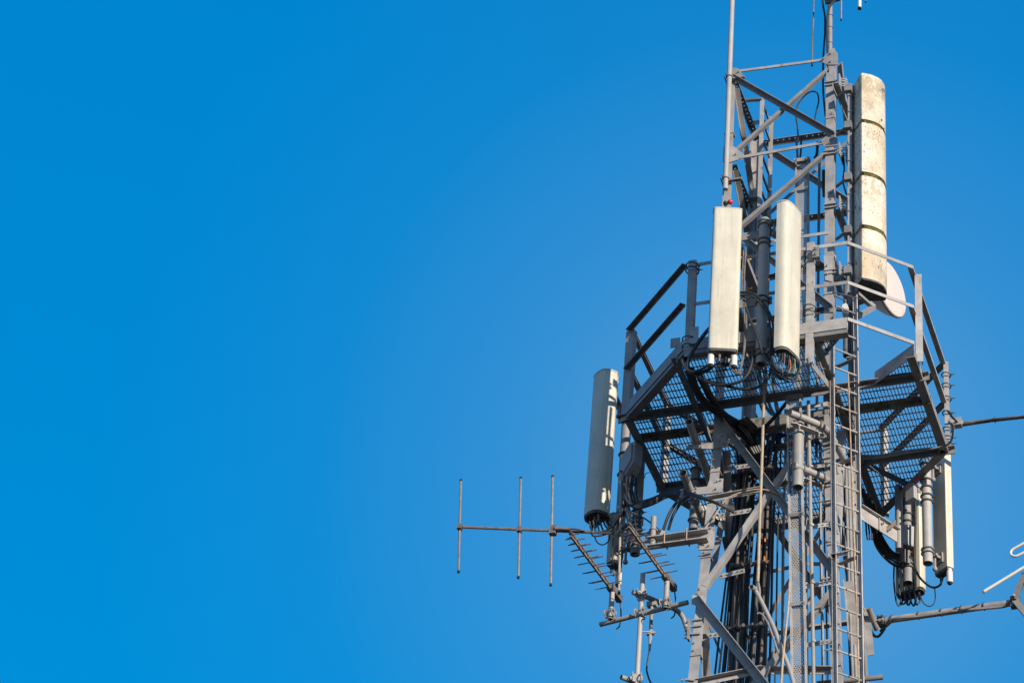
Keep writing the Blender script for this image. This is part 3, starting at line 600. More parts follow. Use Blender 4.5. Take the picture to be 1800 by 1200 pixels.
k.tube(sp_+V((-.1, .07, .10)), sp_+V((.30, .07, .10)), .018, 10); k.build('clamp_plate', 'steel', SA)
# ---- two log periodic antennas
LZ = -2.08
lp = lambda px, py: P(px, py, z=LZ)
def logper(label, tip, base, stub_bottom, seed):
    a, b = lp(*tip), lp(*base); T_ = thing('log_periodic_antenna', b, label, 'antenna', 'log-periodic antennas on the lower left mast'); u = (b-a).normalized(); e = V((u.y, -u.x, 0)); L = (b-a).length
    k = MB(); k.bar(a+Zv*.022, b+Zv*.022, .02, .018, Zv); k.bar(a-Zv*.022, b-Zv*.022, .02, .018, Zv); k.box((a+b)/2, (b-a)/2*.99, e*.003, Zv*.012); k.build('boom', 'rod', T_)
    k = MB(); k.box(b-u*.10, u*.14, e*.03, Zv*.035)
    for i in range(4): k.bolt(b-u*(.02+.06*i)+Zv*.035, Zv, .010, .012)
    k.build('clamp_block', 'rodd', T_)
    k = MB(); k.tube(a-u*.01, a+u*.03, .018, 8); k.build('tip_insulator', 'black', T_)
    st = (.04, .12, .21, .305, .41, .54, .69)
    for i, f in enumerate(st):
        h = .075+.016*i
        for q_, (d_, z) in enumerate(((0, .022), (.035+.006*i, -.022))):
            for sg in (-1, 1):
                if q_ and f < .1 and sg > 0: continue
                p = a+u*(f*L+d_)+Zv*z*sg; k = MB(); k.tube(p, p+e*sg*h, .0062, 6); k.build('element', 'rodd', T_)
    p = a+u*L*.82; k = MB(); k.tube(p, p-e*.165, .0062, 6) if (p-e).x < p.x else k.tube(p, p+e*.165, .0062, 6); k.build('element', 'rodd', T_)
    c = b-u*.16; k = MB(); k.tube(c-Zv*.02, V((c.x, c.y, stub_bottom)), .028, 14, hollow=True); k.build('stub_pipe', 'pipe', T_)
    k = MB(); k.path([b, b+u*.05-Zv*.03, b+u*.09-Zv*.16, b+u*.07-Zv*.3, b+u*.0-Zv*.38], .008, 6); k.build('feed_cable', 'cable', T_)
    return c
CZ = -2.38
c1 = logper('left one of the two comb-like log-periodic antennas', (1003, 938), (1087, 1050), CZ-.06, 1)
c2 = logper('right one of the two comb-like log-periodic antennas, nearer the tower', (1105, 922), (1183, 1031), CZ-.06, 2)
# ---- lower left mast
cp = lambda px, py: P(px, py, z=CZ)
MA = thing('antenna_mast', V((P(1121, 1200, y=-.33).x, -.33, -3.9)), 'slim grey mast with a cross pipe and bent arms, left of the lower tower', 'mast')
mx_ = P(1125, 1100, y=-.33).x; ztm = P(1129, 1008, y=-.33).z
k = MB(); k.tube((mx_, -.33, -4.4), (mx_, -.33, ztm), .026, 16, hollow=True); k.build('pole', 'pipe', MA)
ca, cb = cp(1055, 1097), cp(1209, 1058)
k = MB(); k.tube(ca, cb, .026, 16, hollow=True); k.build('cross_pipe', 'pipe', MA)
def clampset(c, ax1, ax2, nm='pipe_clamp'):
    k = MB(); c = V(c); nn = V(ax1).cross(V(ax2)).normalized(); a1, a2 = V(ax1).normalized(), V(ax2).normalized()
    pts = [c+a1*math.cos(t)*.055*(1.25 if abs(math.cos(t)) > .7 else 1)+a2*math.sin(t)*.05 for t in [math.pi/4*i+.39 for i in range(8)]]
    k.poly([p-nn*.006 for p in pts], nn*.012)
    for s in (-.042, .042):
        k.ring(c+a1*s+nn*.03, a1, .033, .007, 16); k.ring(c+a2*s-nn*.03, a2, .033, .007, 16)
        k.bolt(c+a1*s+a2*.04+nn*.006, nn, .011, .018); k.bolt(c+a1*s-a2*.04+nn*.006, nn, .011, .018)
    k.build(nm, 'steel', MA)
cu = (cb-ca).normalized(); ce = V((cu.y, -cu.x, 0))
clampset((c1.x, c1.y, CZ), cu, Zv); clampset((c2.x, c2.y, CZ), cu, Zv); clampset((mx_, -.34, CZ+.02), cu, Zv)
a1 = [P(1112, 1040, z=-2.14), P(1140, 1050, z=-2.14), P(1165, 1061, z=-2.14), P(1186, 1070, z=-2.16), P(1199, 1082, z=-2.2), P(1206, 1100, z=-2.3), P(1212, 1118, z=-2.42)]
k = MB(); k.path(a1, .027, 14); k.build('bent_arm', 'pipe', MA); clampset((mx_, -.35, -2.14), V((.9, .3, 0)), Zv)
z2 = P(1115, 1193, y=-.33).z; k = MB(); k.tube(P(1092, 1189, z=z2), P(1150, 1212, z=z2), .027, 14, hollow=True); k.build('bent_arm', 'pipe', MA); clampset((mx_, -.35, z2), V((.9, .3, 0)), Zv)
k = MB(); p = Fr(1217, 1106, .02); k.box(p-Xv*.035, Xv*.010, Yv*.03, Zv*.12); k.bolt(p-Xv*.045+Zv*.09, -Xv, .012, .02); k.bolt(p-Xv*.045-Zv*.09, -Xv, .012, .02); k.bolt(p-Xv*.045, -Xv, .012, .02); k.build('leg_bracket', 'steel', MA)
WP = thing('whip_antenna', P(1144, 1060, y=-.25), 'short hanging rod antenna with a taped cable between the slim mast and tower leg', 'antenna')
wx = P(1144, 1100, y=-.25).x; zw = lambda py: P(1144, py, y=-.25).z
k = MB(); k.tube((wx, -.25, zw(1058)), (wx, -.25, zw(1118)), .018, 12); k.tube((wx, -.25, zw(1118)), (wx, -.25, zw(1141)), .021, 10, .012); k.build('rod', 'pipe', WP)
k = MB(); k.box((wx, -.25, zw(1062)), Xv*.05, Yv*.03, Zv*.025); k.build('clamp', 'steel', WP)
k = MB(); k.box((wx, -.25, zw(1112)), Xv*.04, Yv*.02, Zv*.018); k.tube((mx_, -.3, zw(1112)), (wx+.06, -.25, zw(1112)), .008, 6); k.build('clamp', 'steel', WP)
k = MB(); k.path([(wx, -.25, zw(1141)), (wx-.01, -.25, zw(1155)), (wx-.02, -.25, zw(1175)), (wx+.005, -.25, zw(1190)), (wx+.05, -.25, zw(1215)), (wx+.05, -.25, zw(1300))], .010, 6); k.build('feed_cable', 'cable', WP)
# ---- lightning rods and poles on the top
p = Fr(1281, 150, .07); LR = thing('pole', V((p.x, p.y, P(1276, 335, y=p.y).z)), 'long round grey pole clamped to the left top corner leg', 'pole')
zb_ = P(1275, 333, y=p.y).z; xb_ = P(1275, 333, y=p.y).x; p2 = P(1287, 0, y=p.y)
k = MB(); q = V((p2.x, p.y, p2.z)); pb = V((xb_, p.y, zb_)); k.tube(pb, q+(q-pb)*.35, .03, 16); k.build('tube', 'pipe', LR)
for py in (140, 315):
    c = pb.lerp(q, (333-py)/333); k = MB(); k.ring(c, Zv, .036, .008, 16); k.box(c+V((.09, .03, -.01)), Xv*.09, Yv*.02, Zv*.012); k.bar(c+V((-.07, .05, .05)), c+V((-.02, .10, -.14)), .05, .012, Xv); k.bolt(c+V((-.03, -.02, .02)), -Yv, .01, .02); k.build('pole_clamp', 'steeld', LR)
p = Fr(1459, 100, -.05); MP = thing('pole', V((p.x, p.y, p.z)), 'round grey pole rising from the right top corner leg with a cable along it', 'pole')
k = MB(); q = P(1458.5, 0, y=p.y); k.tube((p.x, p.y, p.z-.5), (q.x, p.y, q.z+1.2), .029, 16); k.build('tube', 'pipe', MP)
for py in (29, 50, 77): z = P(1458, py, y=p.y).z; k = MB(); k.ring((p.x-.003, p.y, z), Zv, .031, .004, 16); k.build('cable_tie', 'bolt', MP)
k = MB(); k.path([P(x, y, y=p.y-.05) for x, y in ((1456, 128), (1455.5, 100), (1454, 70), (1454, 40), (1456, 20), (1462, 7), (1472, -2))], .014, 8); k.build('feed_cable', 'cable', MP)
k = MB(); k.bar(P(1450, 3, y=p.y-.04), P(1482, -6, y=p.y-.04), .10, .02, -Yv); k.build('cross_bracket', 'black', MP)
for i, (x, y, r, lb) in enumerate(((1478.5, 34, .010, 'thin hanging rod end nearest the right pole at the picture top'), (1511, 14, .022, 'thick pale tube end hanging at the picture top'), (1521.5, 2.5, .009, 'short thin rod end right of the thick tube at the picture top'))):
    a = P(x, y, y=-.6); T_ = thing('antenna_element', a, lb, 'antenna rod'); k = MB(); k.tube(a, a+Zv*.9, r, 12); k.build('tube', 'rod' if i != 1 else 'white', T_)
    k = MB(); k.tube(a-Zv*.02, a+Zv*.001, r*1.08, 10); k.build('end_cap', 'black', T_)
a = P(1427.5, 113, y=-.45); q = P(1430.5, 0, y=-.45); T_ = thing('lightning_rod', a, 'very thin weathered upright rod on the top bar of the tower', 'rod')
k = MB(); k.tube(a, q+(q-a)*.4, .010, 8); k.build('rod', 'rod', T_); k = MB(); k.tube(a-Zv*.03, a+Zv*.02, .012, 8); k.build('foot', 'black', T_)
# ---- small red lamp
a = P(1279, 357, y=-1.95); T_ = thing('warning_lamp', a-Zv*.05, 'tiny red and black lamp on top of the left front panel antenna', 'lamp')
a = a+V((0, 0, .0)); k = MB(); k.ball(a-Xv*.022, .028); k.tube(a-V((.022, 0, .06)), a-Xv*.022, .012, 8); k.build('lamp_base', 'black', T_); k = MB(); k.ball(a+V((.030, -.005, .004)), .030); k.build('lamp_lens', 'red', T_)
# ------------------------------------------------------------------ ladder
LA, LB = V((.715, -.915, 0)), V((.93, -.70, 0))
le = (LB-LA).normalized(); ln_ = V((le.y, -le.x, 0)); lean = V((.016, -.012, -1))
LD = thing('ladder', LA+V((0, 0, GZ)), 'narrow steel ladder going up through the gap in the platform', 'ladder')
at_ = lambda base, z: base+lean*(-z)+V((0, 0, 0)) if False else V((base.x+lean.x*-z, base.y+lean.y*-z, z))
for base, zt_ in ((LA, .62), (LB, 1.15)):
    k = MB(); p, q = at_(base, -9), at_(base, zt_); k.box((p+q)/2, (q-p)/2, ln_*.032, le*.006); k.box((p+q)/2-ln_*.028, (q-p)/2*.999, ln_*.005, le*.018); k.build('side_rail', 'steel', LD)
k = 0
zr = .55
while zr > -6.4:
    m = MB(); m.tube(at_(LA, zr)-le*.01, at_(LB, zr)+le*.01, .0105, 10); m.build('rung', 'pipe', LD); zr -= .252
m = MB(); m.tube(at_(LA, .9)+le*.05, at_(LB, .9)+le*.02, .0105, 10); m.build('rung', 'pipe', LD)
for z in (-2.25, -1.0, .3):
    m = MB(); m.bar(at_(LB, z)-ln_*.03, at_(LB, z)-ln_*.28-le*.1, .05, .012, Zv); m.build('wall_bracket', 'steel', LD)
T_ = tag(MB().path([P(x, y, y=-.95) for x, y in ((1491, 655), (1494, 740), (1496, 800), (1499.5, 900), (1503, 1000), (1507, 1100), (1510, 1205), (1514, 1330))], .0075, 8, 4).build('safety_rope', 'rust'), 'thin rusty rope running down the middle of the ladder', 'rope')
# ------------------------------------------------------------------ cable trays and conduits
def tray(label, xa, ya, xb, yb, wd, yy, lo=None, cap=True):
    p, q = P(xa, ya, y=yy), P(xb, yb, y=yy); T_ = thing('cable_tray', V((q.x, yy, q.z)), label, 'cable tray'); c = (p+q)/2; d = (q-p)/2; u = Xv
    k = MB(); k.box(c, d, u*wd/2, Yv*.002); k.build('perforated_sheet', 'perf', T_)
    k = MB()
    for s in (-1, 1): k.box(c+u*s*(wd/2+.007)-Yv*.012, d, u*.009, Yv*.022)
    k.build('tray_edge', 'steel', T_)
    n = max(2, int((p-q).length/.9))
    for i in range(n): z = q.z+(p.z-q.z)*(i+.6)/n; x = q.x+(p.x-q.x)*(i+.6)/n; k = MB(); k.box((x, yy-.03, z), u*(wd/2+.02), Yv*.006, Zv*.02); k.bolt((x+wd/2, yy-.036, z), -Yv, .012, .012); k.build('joint_strip', 'steeld', T_)
    if cap: k = MB(); k.box((p.x, yy-.01, p.z), u*(wd/2+.03), Yv*.03, Zv*.025); k.bolt((p.x-.06, yy-.04, p.z), -Yv, .01, .012); k.bolt((p.x+.05, yy-.04, p.z), -Yv, .01, .012); k.build('top_cap', 'steel', T_)
    return T_
tray('perforated vertical cable tray inside the upper tower', 1410.5, 284, 1411, 690, .125, -.36)
tray('perforated vertical cable tray running down in front of the lower tower', 1396, 700, 1408, 1330, .125, -.80)
k = thing('conduit', P(1432, 1200, y=-.78), 'slim round grey conduit right of the lower perforated tray', 'conduit'); CD = k
k = MB(); a, b_ = P(1421, 705, y=-.78), P(1433, 1330, y=-.78); k.tube(a, b_, .0195, 14); k.build('tube', 'pipe', CD)
for py in (820, 923, 1024, 1127): c = P(1424+(py-760)*.017, py, y=-.78); k = MB(); k.tube(c-Zv*.012, c+Zv*.012, .026, 14); k.build('collar', 'pipe', CD)
for i, py in enumerate((816, 921, 1024, 1127)):
    p = P(1413, py+7, y=-.76); q = Fr(1462, py-1, .05); T_ = CD; k = MB(); k.bar(p, q, .052, .008, -Yv); e = q-V((0, 0, .0)); k.path([q, q+V((.035, .0, -.015)), q+V((.055, .01, -.06)), q+V((.06, .02, -.12))], .014, 6, 4)
    for t in (.25, .5, .7, .88): k.bolt(p.lerp(q, t)-Yv*.004, -Yv, .009, .008)
    k.build('support_bracket', 'steel', CD)
k = MB(); p, q = P(1384, 722, y=-.76), Fr(1456, 709, .05); k.bar(p, q, .055, .008, -Yv); [k.bolt(p.lerp(q, t)-Yv*.004, -Yv, .01, .008) for t in (.2, .4, .6, .85)]; k.path([q, q+V((.035, .0, -.015)), q+V((.055, .01, -.06)), q+V((.06, .02, -.14))], .014, 6, 4); k.build('support_bracket', 'steel', CD)
k = MB(); p, q = P(1412, 733, y=-.68), P(1460, 722, y=-.68); k.bar(p, q, .055, .008, -Yv); k.build('support_bracket', 'steeld', CD)
tp = P(1425, 282, y=-.2); T_ = tag(MB().tube((tp.x+.02, .15, -.3), (tp.x+.02, .15, P(1428, 275, y=.15).z), .016, 10).build('conduit', 'steeld'), 'slim upright tube inside the upper tower right of the perforated tray', 'conduit')
# interior cable ladder of the upper tower
CL = thing('cable_ladder', (-.42, .3, -.2), 'narrow upright cable ladder standing inside the upper tower', 'cable ladder')
ca1, ca2 = P(1340, 176, y=.10), P(1356, 205, y=.45)
for c, nm in ((ca1, 1), (ca2, 2)):
    k = MB(); k.box((c.x, c.y, (c.z-.3)/2), Xv*.025, Yv*.004, Zv*(c.z+.3)/2); k.box((c.x-.021, c.y+.03, (c.z-.3)/2), Xv*.004, Yv*.026, Zv*(c.z+.3)/2*.999); k.build('side_rail', 'steel', CL)
z = .1
while z < ca2.z-.05:
    k = MB(); k.bar((ca1.x+.012, ca1.y, z), (ca2.x-.012, ca2.y, z), .02, .03, Zv); k.build('rung', 'steeld', CL); z += .27
k = MB(); k.bar(Lf(1309, 177), P(1341, 175, y=.1), .05, .02, Zv); k.bar(Lf(1322, 217), P(1342, 214, y=.12), .05, .04, Zv); k.build('stay_bar', 'steeld', CL)
# ------------------------------------------------------------------ stub pipes and bent stand-off arms
for (a, b_, z, lb) in (((1211, 741), (1250, 858), -.47, 'upper of the two hollow stub pipes poking out beside the left leg'), ((1201, 831), (1243, 935), -1.1, 'lower of the two hollow stub pipes poking out beside the left leg')):
    p, q = P(*a, z=z), P(*b_, z=z); q = V((p.x+(q.x-p.x)*.8, q.y, z)); T_ = thing('stub_pipe', p, lb, 'pipe', 'hollow stub pipes beside the left tower leg'); k = MB(); k.tube(p, q, .041, 20, hollow=True); k.build('tube', 'pipe', T_)
    c = p.lerp(q, .42); k = MB(); k.ring(c, q-p, .043, .008, 18); k.ring(c+(q-p)*.06, q-p, .043, .008, 18); k.bolt(c+Xv*.05, Xv, .012, .02); k.build('pipe_clamp', 'steel', T_)
c = P(1221, 880, y=.1); T_ = mpipe('shaded vertical pipe behind the left tower leg under the platform', V((c.x, .1, 0)), zz(1213, 940, .1), zz(1232, 822, .1), .05, False, [zz(1222, y, .1) for y in (826, 846, 914, 934)], 'vertical pipes under the platform', 'steeld')
def bent(label, pts, z, rr=.0375):
    T_ = thing('bent_pipe', P(*pts[0], z=z), label, 'pipe', 'bent stand-off pipes on the right tower leg'); k = MB(); k.path([P(x, y, z=z) for x, y in pts], rr, 18, 8); k.build('tube', 'pipe', T_)
    p0, p1 = P(*pts[0], z=z), P(*pts[1], z=z); u = (p1-p0).normalized(); e = Zv.cross(u)
    for s in (.11, .36):
        k = MB(); k.ring(p0+u*s, u, rr+.006, .0085, 20); k.build('u_bolt', 'steeld', T_)
    k = MB(); c = p0+u*.235-Zv*.10+e*.03; k.poly([c+u*x+e*y for x, y in ((-.20, -.015), (-.16, -.03), (.16, -.03), (.20, -.015), (.20, .015), (.16, .03), (-.16, .03), (-.20, .015))], (0, 0, .010))
    for s in (-.12, .12): k.bolt(c+u*s, -Zv, .017, .025); k.bolt(c+u*s-e*.03, -Zv, .014, .025)
    k.build('clamp_plate', 'steel', T_); return p0+u*.12
ba = bent('upper bent pipe curving behind the ladder from the right tower leg', ((1389, 726), (1420, 738), (1440, 747), (1455, 758), (1465, 774), (1474, 789), (1483, 806)), -.65)
bb = bent('lower bent pipe curving behind the ladder from the right tower leg', ((1396, 818), (1426, 830), (1446, 839), (1459, 851), (1467, 869), (1477, 885), (1487, 903)), -1.2)
c = P(1403, 800, y=(ba.y+bb.y)/2+.07)
mpipe('short thick vertical pipe with an open end hung from the two bent pipes', V((c.x, c.y, 0)), P(1404, 856, y=c.y).z, P(1403, 742, y=c.y).z, .058, True, (), 'vertical pipes under the platform')
# right hand beam and stub post
T_ = thing('outrigger_beam', P(1520, 905, y=.75), 'sunlit steel beam running from behind the ladder to a short round post', 'beam')
a, b_ = P(1511, 905, y=.72), P(1583, 940, y=1.3); z_ = (a.z+b_.z)/2; a.z = b_.z = z_
k = MB(); u = (b_-a).normalized(); n = V((u.y, -u.x, 0)); k.box((a+b_)/2, (b_-a)/2, n*.006, Zv*.085); k.box((a+b_)/2+Zv*.08-n*.0, (b_-a)/2*.998, n*.045, Zv*.005); m_ = a.lerp(b_, .45); k.box(m_+n*.012, u*.006, n*.012, Zv*.09)
k.bolt(a.lerp(b_, .52)+Zv*.02+n*.006, n, .016, .02); k.bolt(a.lerp(b_, .66)-Zv*.02+n*.006, n, .016, .02); k.build('web', 'steel', T_)
c = P(1580, 900, y=b_.y-.02); zt_ = P(1578, 856, y=c.y).z
k = MB(); k.tube((c.x, c.y, b_.z-.16), (c.x, c.y, zt_), .042, 18); k.ball((c.x, c.y, zt_), .042); k.build('post', 'pipe', T_)
# ------------------------------------------------------------------ equipment boxes
a = P(1108, 815, x=-1.66); T_ = thing('equipment_box', a, 'grey slanted equipment box with plugs below, under the left corner of the platform', 'equipment box')
bn = V((-.35, -.94, 0)).normalized(); bt = Zv.cross(bn)
k = MB(); pts = [(-.10, -.20), (-.10, .06), (.02, .24), (.09, .24), (.09, -.02), (-.07, -.24)]
k.poly([a+bt*x+Zv*z+bn*.05 for x, z in pts], -bn*.14); k.build('case', 'rru', T_)
k = MB(); k.poly([a+bt*x+Zv*z+bn*.075 for x, z in [(-.085, -.16), (-.085, .05), (.02, .2), (.06, .2), (.06, 0), (-.065, -.19)]], -bn*.03); k.build('front_cover', 'rru', T_)
for i in range(5): p = a+bt*(-.06+.03*i)-Zv*(.23-.03*i)+bn*(-.02*(i % 2)); k = MB(); k.tube(p, p-Zv*.07, .014, 8); k.build('plug', 'black' if i % 2 else 'rodd', T_)
a = P(1591, 945, y=1.40); T_ = thing('equipment_box', a, 'grey finned equipment box on the pipe in front of the lowest right panel', 'equipment box')
k = MB(); bn = V((.6, -.8, 0)).normalized(); bt = Zv.cross(bn); k.box(a, bt*.075, bn*.075, Zv*.125); k.build('case', 'rru', T_)
k = MB(); k.box(a-Zv*.135, bt*.08, bn*.08, Zv*.010); k.build('base_plate', 'steeld', T_)
for i in range(4): p = a+bt*(-.05+.033*i)-Zv*.14-bn*.03*(i % 2); k = MB(); k.tube(p, p-Zv*.05, .012, 8); k.build('plug', 'black', T_)
k = MB(); k.box(a-Zv*.24-bn*.02, bt*.05, bn*.04, Zv*.09); k.build('terminal_block', 'rodd', T_)
for s in (-.075, .075): k = MB(); k.box(a+bt*s-Zv*.20+bn*.05, bt*.008, bn*.02, Zv*.035); k.build('orange_tag', 'orange', T_)
a = P(1602, 866, y=1.02); T_ = thing('equipment_box', a, 'pale blue-grey flat box tucked under the right edge of the platform', 'equipment box')
k = MB(); bn = V((-.5, -.86, .1)).normalized(); k.box(a, Zv.cross(bn)*.06, bn*.03, Zv*.10); k.build('case', 'rru', T_)
k = MB(); k.tube(a+V((.05, -.04, .1)), a+V((.08, -.05, .17)), .018, 8); k.build('red_plug', 'red', T_)
# ------------------------------------------------------------------ booms to the right
def pxpath(pts, **k): return [P(x, y, **k) for x, y in pts]
T_ = thing('side_boom', P(1690, 744, y=.7), 'thin dark boom with a cable leaving the right edge near the platform corner', 'boom')
bz = P(1690, 744, y=.72).z
k = MB(); k.tube(P(1690, 744, z=bz), P(1900, 721.5, z=bz), .022, 10); k.build('tube', 'rodd', T_)
k = MB(); k.path(pxpath(((1666, 722), (1676, 735), (1692, 746), (1725, 741), (1748, 737), (1775, 735), (1810, 731), (1850, 727)), z=bz-.02), .012, 6); k.path(pxpath(((1668, 742), (1680, 750), (1700, 747), (1740, 741)), z=bz-.03), .008, 6); k.build('feed_cable', 'cable', T_)
k = MB(); k.box(P(1681, 743, z=bz), Xv*.06, Yv*.04, Zv*.05); k.tube(P(1668, 741, z=bz), P(1692, 744, z=bz), .03, 10); k.build('boom_clamp', 'steel', T_); k = MB(); k.ring(P(1749, 737.5, z=bz), Xv, .03, .006, 12); k.build('cable_tie', 'bolt', T_)
T_ = thing('side_boom', P(1545, 1092, y=.72), 'thick grey boom with a cable leaving low on the right towards a bracket frame', 'boom')
bz = P(1545, 1092, y=.74).z; q = P(1785, 1058, z=bz)
k = MB(); k.tube(P(1540, 1092, z=bz), q, .036, 14); k.build('tube', 'steel', T_)
k = MB(); k.path(pxpath(((1548, 1108), (1562, 1096), (1575, 1086), (1615, 1083), (1655, 1077), (1690, 1072), (1760, 1066), (1772, 1060), (1783, 1045)), z=bz-.045), .016, 8); k.build('feed_cable', 'steeld', T_)
for x, y in ((1568, 1087), (1615, 1081), (1655, 1075.5), (1690, 1071), (1730, 1065)): k = MB(); k.ring(P(x, y, z=bz), q-P(1540, 1092, z=bz), .042, .007, 14); k.build('cable_tie', 'bolt', T_)
k = MB(); k.tube(P(1527, 1068, z=bz+.06), P(1542, 1106, z=bz-.08), .032, 12); k.build('brace_tube', 'steeld', T_)
c_ = P(1549, 1092, z=bz); k = MB(); k.box(c_, Xv*.035, Yv*.045, Zv*.05)
for dx in (-.02, .02):
    for dz in (-.03, .03): k.bolt(c_+V((dx, -.045, dz)), -Yv, .014, .02)
k.ring(c_+Xv*.05, q-P(1540, 1092, z=bz), .044, .01, 16); k.build('boom_clamp', 'bolt', T_)
k = MB(); k.path(pxpath(((1530, 1105), (1536, 1116), (1545, 1117), (1555, 1104)), z=bz-.05), .016, 8); k.build('cable_loop', 'steeld', T_)
k = MB(); k.bar(P(1783, 1052, z=bz), P(1802, 1008, z=bz+.25), .05, .05, -Yv); k.bar(P(1783, 1054, z=bz), P(1808, 1084, z=bz-.2), .06, .05, -Yv); k.box(q, Xv*.05, Yv*.04, Zv*.06); k.bar(P(1802, 1008, z=bz+.25), P(1808, 1084, z=bz-.2), .03, .03, -Yv); k.build('end_frame', 'steeld', T_)
T_ = thing('loop_antenna', P(1800, 1000, y=.2), 'pale bent tube loop above a straight rod at the right edge of the picture', 'antenna')
lz = P(1779, 971, y=.0).z
k = MB(); lpth = ((1880, 908), (1800, 954), (1782, 964), (1777, 969), (1778, 975), (1785, 977), (1793, 974), (1815, 962), (1890, 919)); k.path(pxpath(lpth, y=.1), .014, 10, 6); k.build('loop_tube', 'white', T_)
k = MB(); k.tube(P(1729, 1039.5, y=-.1), P(1870, 954, y=-.1), .017, 12); k.build('rod_element', 'white', T_); k = MB(); k.tube(P(1727.5, 1040.4, y=-.1), P(1730, 1039, y=-.1), .0185, 10); k.build('end_cap', 'rodd', T_)
# ------------------------------------------------------------------ cables
CN = {}
def cable(pts, r, label, group, m='cable', name='cable', sub=6, ties=0):
    o = MB().path(pts, r, 8, sub).build(name, m); tag(o, label, 'cable', group); return o
FT = 'thick dark feeder cable in the bundle running down inside the lower tower'
random.seed(3)
bot = [1256, 1263, 1271, 1279, 1286, 1293, 1300, 1306, 1284, 1297, 1313, 1321, 1328, 1336, 1343, 1318, 1332]
top = [1293, 1296, 1300, 1305, 1309, 1314, 1319, 1324, 1311, 1321, 1338, 1342, 1346, 1350, 1355, 1340, 1349]
dep = [.05, .0, .06, -.05, .04, -.04, .05, .0, .12, .13, .02, -.04, .03, -.03, .03, .12, .12]
for i, (xb, xt, yy) in enumerate(zip(bot, top, dep)):
    r = .012 if i in (0, 1) else random.choice((.017, .021, .023)); j = lambda s: random.uniform(-s, s)
    b0 = P(xb, 1190, y=yy); t0 = P(xt, 880, y=yy); d = (b0-t0)
    pts = [t0+d*2.6, b0+d*.5, b0] + [t0.lerp(b0, f)+V((j(.008), j(.015), 0)) for f in (.75, .5, .25)] + [t0]
    if i in (2, 4, 6, 8): pts += [P(xt+8, 820, y=yy), P(1318, 768, y=-.3), P(1288, 738, z=-.12), P(1262+i, 722, z=-.10), P(1240+i, 690, z=-.09), P(1222+i, 655, z=-.09)]
    elif i in (11, 13, 16): pts += [P(xt+4, 800, y=yy), P(1352+i, 740, y=.05), V((-.30+.03*i-.4, .28, .8)), V((-.43+.02*(i-13), .28, 2.5)), V((-.43+.02*(i-13), .28, 3.6))]
    else: pts += [P(xt+5, 815, y=yy), P(xt+j(10)+8, 765, y=yy+.1), V((t0.x+.06, yy+.2, .1))]
    cable(pts, r, FT, 'feeder cables inside the lower tower', ('cable', 'cablg', 'cable', 'cablb', 'cablg')[i % 5], name='feeder_cable')
for i, (z, xs) in enumerate(((-1.0, (1296, 1360)), (-2.15, (1283, 1352)), (-2.95, (1270, 1346)))):
    py = (830, 995, 1105)[i]
    k = MB(); p, q = P(xs[0], py, y=-.09), P(xs[1], py-8, y=-.09); k.bar(p, q, .035, .02, -Yv); [k.tube(p.lerp(q, f)-Yv*.01, p.lerp(q, f)-Yv*.04, .02, 8) for f in (.1, .3, .5, .7, .9)]; k.build('cable_clamp', 'rodd', T)
for x, y in ((1356, 932), (1346, 958), (1352, 925)):
    pass
def yc(pts, yy): return [P(x, y, y=yy) for x, y in pts]
G1 = 'black jumper cables under the front panel antennas'
cable(yc(((1256, 568), (1240, 585), (1221, 612), (1211, 632), (1209, 646), (1216, 655), (1232, 655), (1247, 648), (1256, 640)), -1.80), .020, 'thick black cable looping left from under the left front panel', G1)
cable(yc(((1198, 632), (1203, 644), (1214, 653), (1230, 650), (1246, 641)), -1.85), .014, 'short bluish black cable loop left of the left front panel', G1)
cable(yc(((1324, 612), (1323, 632), (1316, 655), (1303, 669), (1283, 675), (1258, 676), (1238, 668), (1222, 657), (1212, 650)), -1.78), .016, 'black cable hanging in a wide bow below the left front panel', G1)
cable(yc(((1358, 632), (1354, 655), (1346, 670), (1330, 681), (1310, 684), (1285, 680), (1258, 673), (1232, 664), (1217, 654)), -1.74), .016, 'longest black cable bow hanging under the thick front pipe', G1)
cable(yc(((1301, 514), (1318, 514), (1334, 523), (1348, 542), (1357, 562), (1360, 590), (1357, 625)), -1.83), .013, 'upper of two black cables arching over the thick front pipe', G1)
cable(yc(((1301, 519), (1316, 518), (1330, 526), (1343, 543), (1352, 562), (1355, 600), (1352, 640)), -1.84), .011, 'lower of two black cables arching over the thick front pipe', G1)
cable(yc(((1311, 540), (1320, 565), (1331, 590), (1340, 618), (1351, 634), (1366, 650), (1386, 657)), -1.86), .016, 'thick black cable slanting across the thick front pipe', G1)
for i, xs in enumerate(((1307, 1306, 1310, 1307, 1300), (1311, 1309, 1313, 1308, 1296))):
    cable(yc(((xs[0], 440), (xs[1]-1, 500), (xs[2]-1, 560), (xs[3]+1, 610), (xs[3]-4, 640), (xs[4], 657), (1292-4*i, 650), (1287-5*i, 636)), -1.78), .010, ('left', 'right')[i]+' one of two thin brown cables hanging along the left front panel', G1, 'rodd')
